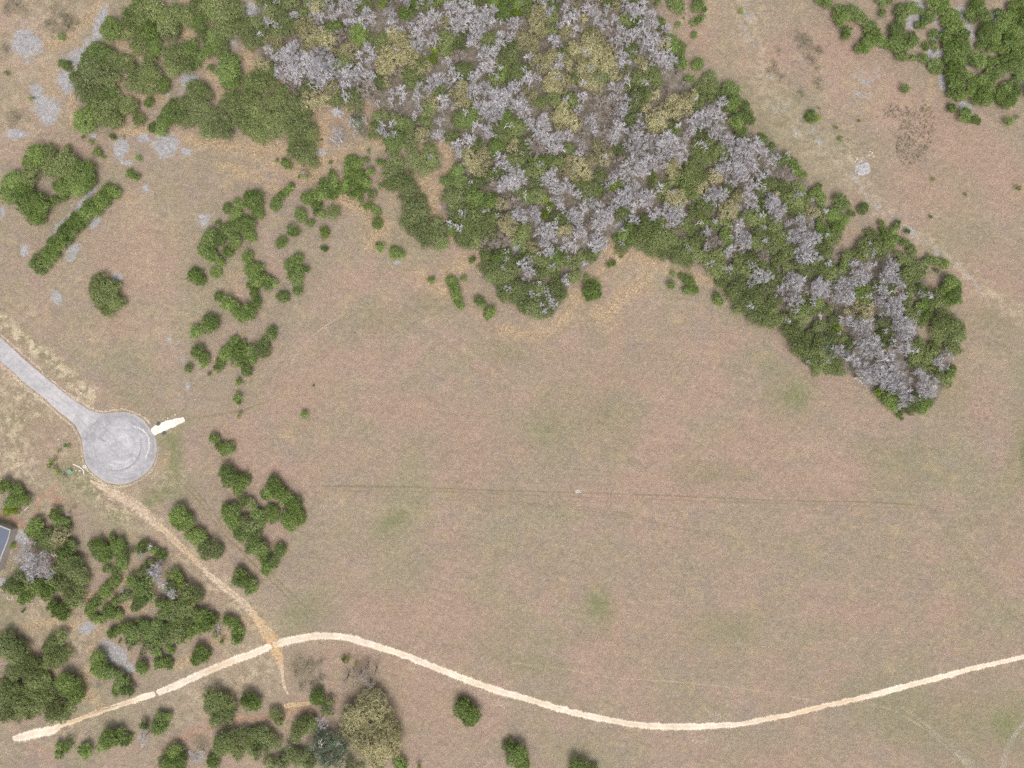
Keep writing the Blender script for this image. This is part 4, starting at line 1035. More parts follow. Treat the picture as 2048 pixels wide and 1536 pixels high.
TREES["oak"] = P("""275 15 24, 310 20 26, 345 25 24, 258 38 20, 285 42 22, 262 72 18, 335 45 24, 280 95 18, 345 62 18, 280 70 20, 180 130 24, 215 118 20, 160 150 22, 238 125 17, 160 165 18, 195 150 27, 220 158 18, 175 182 24, 200 188 20,
 260 135 16, 252 118 12, 262 168 18, 285 155 20, 300 145 22, 305 172 18, 280 178 12, 345 112 26, 365 100 18, 372 130 18, 345 138 15, 300 120 16, 212 225 28, 190 205 22, 228 240 16, 185 222 15, 235 200 14, 245 208 20, 262 215 15, 276 240 14, 395 175 20, 410 185 14, 388 195 14, 380 170 9,
 358 205 16, 365 215 14, 395 220 28, 375 238 18, 420 242 28, 440 255 24, 415 262 16, 450 245 16, 452 60 24, 445 28 26, 425 10 24, 395 15 20, 370 30 20, 470 15 20, 405 70 14, 445 95 14, 475 45 14, 
 488 55 20, 505 75 22, 495 40 12, 505 165 22, 460 205 22, 490 195 22, 505 218 24, 490 242 24, 512 262 22, 475 225 18, 465 190 13, 525 160 26, 560 188 22, 545 205 18, 590 215 26, 572 232 20, 545 250 28, 600 248 26, 620 268 20, 585 265 18, 528 240 22, 600 298 24, 612 315 20, 590 285 16, 628 330 11, 620 300 14,
 95 305 18, 125 325 26, 108 340 20, 95 325 20, 140 345 18, 62 348 18, 50 362 16, 135 300 10, 30 395 16,
 790 320 18, 785 342 22, 800 362 24, 782 368 16, 815 378 18, 828 318 20, 845 335 16, 862 318 18, 862 300 16, 870 330 10, 790 308 10, 835 395 16, 810 390 14, 745 388 10, 740 398 7, 612 352 9,
 830 425 26, 820 440 20, 842 455 24, 855 470 20, 838 410 18, 880 470 18, 875 488 15, 850 488 11, 885 485 14, 872 445 13, 888 455 9,
 918 400 24, 940 430 26, 925 478 20, 970 455 22, 930 455 22, 960 425 20, 905 420 12, 950 480 18, 985 470 14,
 667 425 14, 675 420 8, 525 703 16, 520 700 10, 645 425 4, 722 410 4, 535 565 9, 520 550 6,
 418 1100 22, 432 1106 15, 408 1100 14, 485 1003 14, 500 1010 12, 492 1045 14, 510 1050 13, 525 1032 10, 516 1065 11, 480 1140 8, 498 1100 9, 510 1082 10,
 95 1082 20, 80 1085 14, 130 1120 18, 155 1130 15, 112 1140 16, 150 1150 20, 165 1160 14, 140 1185 18, 150 1198 17, 125 1168 18, 158 1182 14, 35 1155 16, 60 1170 18, 105 1165 16, 135 1208 11, 15 1175 12, 340 1175 14, 350 1205 14, 365 1195 14, 380 1182 18, 395 1190 14, 375 1210 13, 350 1168 12, 262 1105 9, 300 1125 9, 290 1140 12, 285 1148 13, 300 1160 13,
 240 1195 12, 250 1190 12, 257 1194 7, 360 1220 16, 350 1240 18, 378 1222 13, 388 1228 12, 375 1245 14, 355 1268 20, 340 1275 15, 370 1268 14, 295 1290 11, 288 1302 8, 292 1282 10, 432 1268 9, 212 1300 3,
 20 1285 22, 40 1298 18, 12 1305 22, 30 1315 16, 0 1285 18, 105 1280 16, 125 1272 13, 95 1295 14, 110 1318 20, 125 1310 16, 95 1325 14, 75 1325 14, 45 1330 20, 35 1345 15, 62 1350 20, 72 1372 22, 88 1362 17, 60 1390 22, 85 1390 22, 75 1410 20, 45 1412 22, 40 1385 16, 95 1405 14, 15 1380 22, 8 1400 20, 20 1355 18, 10 1425 20, 30 1432 16, 60 1425 16,
 110 1420 20, 125 1432 15, 100 1435 12, 138 1415 12, 145 1405 10, 432 1400 22, 450 1405 18, 428 1420 20, 447 1425 20, 435 1440 16, 455 1440 10, 420 1395 13, 462 1420 8,
 450 1480 22, 440 1495 20, 462 1495 16, 490 1478 20, 512 1470 18, 530 1478 20, 545 1488 16, 500 1498 18, 520 1502 18, 475 1510 14, 552 1432 15, 558 1442 10, 610 1445 18, 600 1458 16, 622 1452 14, 590 1475 12, 655 1420 12, 662 1402 9, 600 1520 20, 580 1510 18, 560 1526 16, 620 1525 14, 540 1530 14, 700 1532 12, 720 1534 10, 760 1532 10,
 1420 155 16, 1428 172 15, 1440 188 14, 1405 178 14, 1410 190 13, 1388 180 8, 1425 195 11,
 1410 290 18, 1405 308 20, 1420 300 16, 1395 290 12, 1418 318 13, 1385 340 22, 1370 355 18, 1400 350 16, 1350 360 13, 1385 365 16, 1385 325 10,
 1280 165 18, 1275 150 12, 1315 168 11, 1265 170 13, 1250 140 10, 
 1290 455 22, 1310 465 22, 1330 475 22, 1285 480 18, 1305 490 20, 1335 498 20, 1350 485 16, 1290 440 14, 1320 445 16, 1368 505 20, 1352 515 14, 1380 490 16, 1395 510 16, 1375 525 14, 1400 475 18, 1385 460 14, 1410 445 14, 1430 450 12,
 1420 520 18, 1440 510 18, 1435 535 20, 1455 550 20, 1445 565 12, 1470 540 16, 1475 570 20, 1470 590 20, 1490 605 22, 1500 580 20, 1515 600 20, 1510 630 18, 1530 640 18, 1530 615 18, 1475 615 12, 1545 620 16, 1545 650 10, 1480 520 14, 1500 540 18, 1535 580 18, 1515 555 14, 1550 600 14,
 1565 640 16, 1580 655 20, 1595 670 16, 1600 690 20, 1610 705 16, 1585 640 14, 1625 720 18, 1645 735 18, 1665 740 15, 1680 742 11, 1630 700 16, 1655 715 16, 1675 725 14, 1640 680 16, 1620 670 14, 1660 695 14, 1600 655 12, 1625 615 18, 1638 608 14, 1615 600 14, 1655 620 12, 1670 635 12,
 1590 400 22, 1575 385 18, 1600 380 16, 1560 370 14, 1585 420 14, 1615 405 12, 1600 425 12, 1555 450 14, 1565 470 14, 1545 460 10, 1580 505 16, 1570 495 12, 1560 520 14, 1545 540 14, 1600 530 14, 1630 520 12, 1575 535 12,
 1650 430 12, 1645 418 9, 1665 480 15, 1675 470 13, 1652 490 10, 1655 505 14, 1640 515 10, 1735 500 20, 1720 508 16, 1755 495 18, 1750 470 13, 1740 465 10, 1765 505 14, 1730 485 12,
 1800 515 14, 1815 520 15, 1828 530 16, 1815 545 18, 1808 560 14, 1835 550 17, 1840 530 12, 1850 540 9, 1820 570 10, 1835 580 10, 1850 585 15, 1870 592 16, 1880 605 12, 1860 615 10, 1755 568 12, 1770 580 14, 1780 585 14, 1820 590 9, 1815 605 12, 1810 620 9, 
 1890 640 22, 1905 655 22, 1912 675 18, 1885 668 20, 1900 690 18, 1918 655 12, 1910 700 13, 1878 650 14, 1845 698 20, 1860 705 18, 1850 720 14, 1830 715 16, 1825 695 14, 1870 690 10, 1825 725 12, 1890 760 13, 1895 770 9, 1845 735 10,
 1775 680 16, 1770 665 12, 1780 668 12, 1875 745 12, 1885 755 12, 1860 740 9, 1795 800 12, 1785 790 14, 1770 790 10, 1820 818 14, 1700 690 12, 1685 680 12, 1670 670 12, 1655 655 12,
 990 530 14, 1000 545 20, 985 550 16, 1015 555 20, 1000 565 14, 1030 575 20, 1040 590 20, 1050 605 20, 1065 615 18, 1080 620 16, 1075 600 18, 1060 580 18, 1090 605 14, 1095 625 12, 1105 612 10, 1100 585 16, 1115 572 15, 1125 585 12, 1120 600 9, 1085 575 14,
 1045 520 16, 1070 515 18, 1090 525 18, 1110 530 16, 1130 520 15, 1145 530 12, 1160 515 14, 1180 510 15, 1195 505 9, 1085 545 16, 1110 550 12, 1050 500 10, 1020 525 14, 1065 535 12, 1030 540 12""")
TREES["bare"] = P("""590 98 14, 575 110 18, 600 120 18, 565 125 12, 540 105 12, 545 118 9, 535 45 9, 640 110 18, 625 130 20, 645 140 20, 660 125 16, 635 155 16, 620 150 12, 655 160 12, 640 175 9, 670 145 14, 700 145 12, 695 165 16, 710 155 14, 720 140 10, 685 175 9, 700 18 14, 692 45 9, 745 45 11, 705 45 12, 590 28 10, 630 35 12, 660 10 12, 690 8 12,
 780 30 14, 785 50 9, 720 115 8, 738 125 9, 800 60 9, 825 50 12, 835 70 14, 850 55 14, 868 35 16, 845 35 10, 870 78 11, 835 95 14, 845 85 12, 860 90 9, 900 25 16, 915 12 16, 925 35 16, 945 25 16, 940 50 16, 965 42 18, 955 60 15, 980 25 14, 990 45 12, 895 125 10, 950 80 12, 945 90 12, 970 105 14, 990 105 13, 960 115 10, 980 130 14, 965 140 10, 950 150 14, 942 160 10, 998 90 10, 1000 70 12,
 880 155 14, 870 165 14, 895 165 12, 860 178 13, 905 145 10, 915 155 10, 840 180 12, 835 195 10, 805 185 11, 805 198 9, 783 188 10, 783 205 8, 755 208 7, 838 215 9, 888 205 12, 895 215 12, 885 220 10, 830 232 7, 878 245 10, 970 180 14, 985 190 16, 1000 200 18, 980 215 18, 1005 220 16, 960 212 14, 990 235 14, 965 230 10, 1015 185 12,
 955 255 12, 970 262 14, 980 272 10, 675 265 10, 678 275 11, 672 283 8, 765 252 8, 768 265 8, 775 272 8, 703 245 9, 710 265 6, 730 240 7, 675 224 9, 915 295 12, 918 310 9, 1000 315 12, 1010 330 13, 920 285 8, 862 316 5, 640 322 0.1,
 1035 45 12, 1028 60 10, 1020 50 12, 1110 78 13, 1108 88 12, 1120 120 11, 1115 135 12, 1150 30 14, 1140 45 12, 1130 20 12, 1125 50 11, 1150 60 12, 1190 35 14, 1200 50 13, 1180 15 12, 1215 20 10, 1265 15 14, 1275 30 14, 1250 10 12, 1285 12 12, 1240 60 14, 1255 75 14, 1225 45 12, 1270 70 14, 1285 65 12, 1300 30 13, 1302 50 14, 1295 75 14, 1300 95 14, 1285 95 12, 1310 85 12, 1235 85 11, 1245 110 13, 1250 125 11, 1240 130 9, 1335 112 16, 1320 120 16, 1330 130 13, 1345 125 12, 1310 110 12, 1335 60 11, 1060 115 10, 1065 120 9, 1030 175 14, 1025 185 10, 1045 205 14, 1035 215 14, 1050 225 13, 1075 160 8,
 1070 250 14, 1085 262 16, 1078 275 13, 1095 280 14, 1110 285 15, 1120 275 13, 1100 295 12, 1115 300 12, 1060 245 9, 1168 195 11, 1160 215 10, 1185 245 14, 1190 260 13, 1175 238 9, 1245 205 14, 1248 220 15, 1240 235 12, 1225 195 9, 1222 175 8, 1235 255 15, 1228 270 14, 1248 265 12, 1225 283 10, 1250 162 9, 1120 165 0.1,
 1275 275 14, 1290 285 12, 1265 290 14, 1280 300 14, 1305 280 14, 1320 290 14, 1335 275 15, 1345 285 14, 1310 300 14, 1350 305 14, 1365 300 12, 1330 310 13, 1360 320 12, 1295 320 15, 1280 330 14, 1265 320 12, 1305 335 13, 1270 345 14, 1250 335 12, 1245 350 13, 1285 350 12, 1315 320 12, 1330 330 10, 
 1160 285 10, 1165 300 12, 1155 310 9, 1095 355 14, 1105 345 11, 1110 365 12, 1130 370 12, 1140 380 11, 1120 380 10, 1230 345 10, 1225 360 11, 1215 370 10,
 1390 240 15, 1400 230 14, 1410 245 13, 1380 250 12, 1420 225 14, 1405 255 12, 1435 215 12, 1440 235 12, 1430 260 12, 1445 205 12, 1440 265 12, 1425 275 11, 1385 265 9, 1370 275 9,
 1455 280 14, 1470 290 14, 1480 300 14, 1465 305 13, 1490 290 13, 1500 300 14, 1485 315 14, 1500 320 14, 1515 305 12, 1510 290 12, 1470 320 13, 1460 335 14, 1445 325 12, 1450 345 13, 1475 340 14, 1490 335 13, 1480 355 14, 1465 365 12, 1495 360 12, 1510 335 12, 1525 310 11, 1520 355 10, 1435 340 9, 1540 325 12, 1550 315 10, 1505 375 10, 1535 345 10,
 1040 428 15, 1030 435 12, 1048 440 11, 1070 430 14, 1075 442 11, 1068 418 9, 1118 405 12, 1122 415 10, 1110 390 12, 1105 378 10, 1145 425 13, 1155 435 13, 1140 440 10, 1165 425 11, 1158 445 10, 1170 410 11, 1185 405 12, 1200 430 14, 1212 440 14, 1205 450 11, 1195 418 12, 1220 430 11, 1190 445 10, 1225 415 12,
 1240 390 14, 1255 385 14, 1250 402 14, 1265 395 13, 1235 405 12, 1285 390 13, 1295 402 13, 1280 410 12, 1300 390 11, 1265 415 11, 1270 440 10, 1260 435 9, 1335 415 14, 1345 425 14, 1330 430 12, 1350 440 13, 1355 415 11, 1340 450 10, 1360 430 10, 
 1090 460 15, 1100 470 14, 1080 470 12, 1105 455 12, 1085 480 9, 1155 460 12, 1165 468 12, 1150 475 11, 1170 480 9, 1195 480 14, 1200 495 14, 1188 495 12, 1210 485 10, 1140 490 12, 1130 480 10, 1150 495 9, 1125 495 9, 1155 390 9,
 1425 385 13, 1435 395 13, 1445 388 11, 1428 402 9, 1490 390 12, 1500 400 12, 1510 412 10, 1495 410 9, 1475 450 12, 1470 465 12, 1480 475 12, 1490 485 12, 1485 495 11, 1478 485 9, 1495 475 9, 1455 505 11, 1462 498 8, 1413 495 8, 1415 463 9, 1410 470 8,
 1045 530 11, 1055 538 12, 1062 548 12, 1052 550 10, 1060 525 9, 1130 558 8, 1133 566 7, 1095 590 8, 1102 602 9, 1110 610 7, 1170 526 7, 1080 568 6, 1515 550 12, 1525 560 12, 1535 552 10, 1510 562 9, 
 1540 400 14, 1550 410 14, 1545 422 13, 1558 425 12, 1552 436 11, 1535 412 11, 1565 415 9, 1600 437 10, 1608 445 10, 1596 447 8, 1577 446 8, 1623 450 7, 1600 465 12, 1612 475 13, 1605 485 13, 1618 490 12, 1628 478 11, 1602 497 12, 1612 505 12, 1618 518 11, 1605 515 12, 1600 525 9, 1625 508 8, 1635 475 8,
 1585 555 13, 1592 565 14, 1582 572 13, 1600 560 11, 1595 580 10, 1588 597 13, 1595 603 11, 1580 602 10, 1635 565 13, 1645 572 14, 1632 582 14, 1648 585 13, 1625 575 11, 1655 570 10, 1685 565 13, 1695 572 13, 1690 585 14, 1700 592 12, 1680 595 12, 1675 580 12, 1692 603 11, 1670 600 9, 1705 562 11,
 1715 550 12, 1725 558 12, 1735 552 11, 1720 565 10, 1710 525 9, 1722 530 9, 1735 535 9, 1745 530 9, 1778 525 12, 1785 535 13, 1775 545 13, 1790 548 12, 1782 558 11, 1768 552 11, 1792 562 10, 1802 572 9, 1772 562 9, 1760 580 12, 1768 590 12, 1758 600 10, 1775 600 9, 1805 590 8, 1800 597 8, 1790 605 13, 1780 615 13, 1795 618 13, 1785 628 12, 1770 625 9, 1760 610 8, 1845 588 9,
 1690 640 11, 1702 645 11, 1715 650 12, 1725 645 12, 1735 655 12, 1720 662 11, 1705 655 9, 1740 645 10, 1730 672 12, 1740 680 12, 1725 685 12, 1715 695 11, 1740 695 13, 1750 705 12, 1735 710 12, 1720 712 11, 1755 690 11, 1700 720 12, 1712 728 11, 1695 712 9, 1765 720 12, 1775 710 11,
 1795 640 13, 1805 648 14, 1815 655 14, 1802 662 13, 1820 668 12, 1812 678 12, 1825 648 10, 1800 678 10, 1790 655 10, 1728 735 13, 1740 745 14, 1755 740 14, 1745 758 12, 1765 750 13, 1775 760 13, 1785 745 13, 1760 765 12, 1790 760 13, 1800 750 12, 1780 775 13, 1795 772 13, 1810 762 11, 1790 730 11, 1805 730 10, 1775 735 11, 
 1800 790 13, 1810 800 12, 1812 785 12, 1803 808 9, 1850 770 12, 1840 760 12, 1855 785 12, 1845 790 11, 1865 775 11, 1862 790 9, 1870 760 9, 1890 708 10, 1898 715 9, 1882 712 8, 1875 728 11, 1885 735 10, 1868 720 8, 1835 745 11, 1850 752 10, 1838 775 9,
 310 1138 13, 316 1148 12, 305 1145 10, 320 1140 8, 325 1168 8, 330 1172 7, 345 1185 10, 340 1180 7, 300 1095 6, 288 1110 5, 55 1085 10, 50 1100 11, 62 1105 11, 70 1118 14, 60 1125 14, 78 1130 13, 90 1128 12, 100 1138 12, 55 1138 13, 68 1145 13, 45 1130 10, 85 1145 10, 60 1160 9, 100 1150 9, 40 1115 9, 92 1108 8,
 390 1505 10, 398 1515 11, 388 1518 9, 405 1502 7, 288 1475 9, 292 1485 7, 285 1465 7, 12 1001 6, 440 1256 6, 640 1440 8, 648 1447 8, 245 1180 4, 195 0 0.1""")
TREES["bud"] = P("""635 75 22, 640 95 20, 655 85 18, 620 95 15, 665 105 12, 605 100 9, 785 95 22, 805 90 22, 790 120 24, 815 115 22, 830 105 14, 770 110 16, 770 140 14, 775 165 11, 765 128 12, 800 75 12, 870 205 13, 872 218 10, 860 195 9, 925 195 16, 935 205 12, 918 210 10, 1000 25 0.1,
 1050 85 18, 1065 95 16, 1040 75 13, 1075 55 16, 1085 65 14, 1070 40 12, 1150 18 9, 1165 40 10, 1230 12 12, 1150 75 0.1, 1190 75 20, 1180 95 22, 1205 95 20, 1165 115 20, 1150 100 16, 1195 120 20, 1215 135 18, 1225 150 14, 1170 140 18, 1180 165 18, 1195 175 15, 1165 165 13, 1135 120 12, 1140 135 10, 1215 115 16,
 1110 155 18, 1125 165 18, 1110 175 16, 1095 170 12, 1125 220 16, 1130 235 18, 1145 248 16, 1115 235 12, 1120 255 11, 1290 135 10, 1280 120 9,
 1350 205 18, 1365 215 18, 1345 225 16, 1375 200 14, 1330 215 12, 1385 195 11, 1320 235 16, 1310 250 16, 1330 255 14, 1300 235 12, 1305 265 12, 1300 200 12, 1310 190 10, 1290 215 10, 
 1150 325 18, 1165 335 18, 1140 340 16, 1180 325 14, 1175 350 14, 1200 300 14, 1215 310 13, 1205 320 12, 1190 290 12, 1150 355 12, 
 940 315 16, 955 325 16, 965 310 14, 945 335 14, 960 345 12, 930 305 10, 975 330 10, 1025 300 12, 1030 285 9,
 1720 615 12, 1735 625 12, 1725 635 10, 1710 605 9, 1700 630 9, 1740 610 9, 1690 625 8, 1700 545 0.1, 1550 390 9,
 125 1072 16, 112 1078 12, 120 1088 12, 100 1068 9, 745 1405 24, 725 1420 24, 760 1425 24, 710 1445 24, 740 1450 26, 775 1450 24, 700 1425 16, 720 1475 24, 750 1485 26, 785 1480 20, 730 1505 22, 765 1510 20, 755 1395 14, 695 1460 14, 795 1465 12, 790 1500 12, 690 1440 12, 750 1525 12,
 590 1465 9, 560 1410 0.1, 265 1478 0.1, 300 150 0.1, 1640 700 8, 125 1340 0.1, 840 145 10, 855 130 10, 905 190 8, 842 268 14, 835 275 10, 255 120 9, 262 62 8""")
TREES["blue"] = P("""640 1478 18, 655 1490 20, 670 1478 18, 680 1495 18, 660 1512 20, 640 1505 16, 690 1480 12, 625 1490 12, 675 1520 15, 650 1525 13, 635 1462 12, 720 230 12, 715 250 14, 725 262 11, 708 235 9, 1650 690 12, 1640 700 10, 1655 705 9""")
TREES["lime"] = P("""649 466 13, 1636 235 7, 365 1166 11, 1673 659 11, 1676 664 7, 1228 370 11, 1222 378 7, 1305 355 9, 1303 365 7, 1252 320 8, 1290 125 8, 1755 785 9, 1763 778 7, 1760 792 6, 1768 660 9, 1775 690 10, 1865 735 9, 12 148 6, 63 197 6, 15 1022 11, 28 1020 10, 20 1012 9, 262 1475 7, 424 874 6, 1192 132 0.1, 865 118 11, 870 100 9,
 1090 430 10, 1100 415 8, 1095 400 8, 1550 470 10, 1560 480 9, 1480 430 8, 1400 435 7, 1415 440 7, 1525 405 8, 1500 380 0.1, 1175 62 8, 1035 25 10, 1135 500 0.1, 955 20 6, 765 10 8, 1635 605 8, 1755 670 7, 1330 398 8, 24 1092 7, 136 893 5, 118 903 4, 106 920 6, 100 932 6, 112 935 5, 116 945 5, 1778 690 6,
 1718 240 4, 1671 255 5, 1682 278 6, 1866 358 5, 1932 388 4, 2036 376 6, 690 1320 7, 698 1318 5, 710 1330 4, 1482 22 6, 1565 590 0.1, 565 200 0.1""")
TREES["faded"] = P("""25 5 20, 42 15 16, 15 20 12, 108 10 16, 120 28 20, 130 50 20, 112 60 16, 140 40 14, 95 45 12, 28 232 18, 45 238 14, 20 245 12, 8 95 10, 3 100 8, 1600 70 14, 1612 82 16, 1625 92 14, 1638 100 10, 1628 118 12, 1635 135 10, 1638 165 12, 1642 178 10, 1605 182 10, 1598 195 9, 1550 128 10, 1565 152 10, 1555 145 9, 1540 140 8, 1560 100 9, 1615 110 9,
 612 1335 18, 595 1325 14, 625 1345 16, 605 1355 16, 590 1345 12, 640 1325 10, 580 1335 8, 620 1370 14, 600 1375 10, 640 1360 10, 690 1345 0.1, 195 1372 6, 205 1368 5, 165 1292 5, 1640 215 8, 125 950 8, 135 955 7, 300 280 0.1, 700 300 6, 770 345 0.1, 185 308 4, 730 423 6""")
TREES["brownbare"] = P("""705 1340 14, 720 1350 16, 735 1345 14, 715 1365 12, 740 1365 12, 695 1355 9, 752 1340 9, 1150 180 12, 1158 190 10, 1220 235 10, 1225 245 9, 1265 280 8, 785 150 10, 800 148 9, 1700 540 8, 955 445 8, 1580 612 7, 612 350 6, 1565 600 6, 680 175 8, 735 1330 9, 975 482 10, 985 492 9, 965 490 8, 1370 170 10, 1335 180 8, 1355 145 8, 145 1025 6, 1440 430 7, 1375 405 7, 600 170 10, 612 160 10""")

# ---- fill the interior of the closed wood where no single crown was picked out
taken = []
for kd, L in TREES.items():
    for (x, y, r_) in L:
        if r_ > 1: taken.append((x, y, r_, kd))
OPEN = [(1350, 155, 28), (1150, 185, 10), (1035, 495, 20), (1240, 458, 16), (1375, 432, 10), (1480, 427, 16), (1632, 638, 16), (925, 265, 14), (1690, 480, 22), (1830, 655, 8), (1070, 5, 10), (690, 225, 14),
        (1700, 470, 16), (1860, 570, 10), (1835, 620, 8)]
W_ = np.array([t[:3] for t in taken]); KN = [t[3] for t in taken]
wx = [p[0] for p in WOOD]; wy = [p[1] for p in WOOD]
fill_n = 0
cand = []
for yy in np.arange(-150, 830, 9.0):
    for xx in np.arange(500, 1920, 9.0):
        cand.append((xx + rnd.uniform(-4, 4), yy + rnd.uniform(-4, 4)))
rnd.shuffle(cand)
for (x, y) in cand:
    if not in_poly(np.array([x]), np.array([y]), WOOD)[0]: continue
    if any(math.hypot(x - a, y - b) < c for a, b, c in OPEN): continue
    r_ = rnd.uniform(14, 24)
    A = W_
    d = np.hypot(A[:, 0] - x, A[:, 1] - y)
    if (d < A[:, 2] * 0.55 + r_ * 0.62).any(): continue
    q = rnd.random()
    j = int(d.argmin())
    L_near = KN[j]
    if y < -20:
        kd = rnd.choice(["oak", "bare", "oak", "juniper"])
        r_ *= 1.3
    elif L_near == "bare" and q < 0.22: kd = "bare"; r_ *= 0.8
    elif q < 0.66: kd = "oak"
    elif q < 0.78: kd = "bud"
    elif q < 0.90: kd = "juniper"
    else: kd = "brownbare"
    TREES[kd].append((x, y, r_))
    W_ = np.vstack([W_, [x, y, r_]]); KN.append(kd)
    fill_n += 1
print("fill", fill_n, {k_: len([q for q in v if q[2] > 1]) for k_, v in TREES.items()})

# ------------------------------------------------------------------ join the crowns that share one root into one tree
def cluster(L, factor, nmax, ext):
    L = sorted([q for q in L if q[2] > 1], key=lambda q: -q[2])
    used = [False] * len(L)
    out = []
    for i, q in enumerate(L):
        if used[i]: continue
        used[i] = True
        mem = [q]
        near = sorted([j for j in range(len(L)) if not used[j]], key=lambda j: math.hypot(L[j][0] - q[0], L[j][1] - q[1]))
        for j in near:
            if len(mem) >= nmax: break
            d = math.hypot(L[j][0] - q[0], L[j][1] - q[1])
            if d < factor * (q[2] + L[j][2]) and d + L[j][2] < ext:
                used[j] = True
                mem.append(L[j])
            elif d > ext: break
        out.append(mem)
    return out


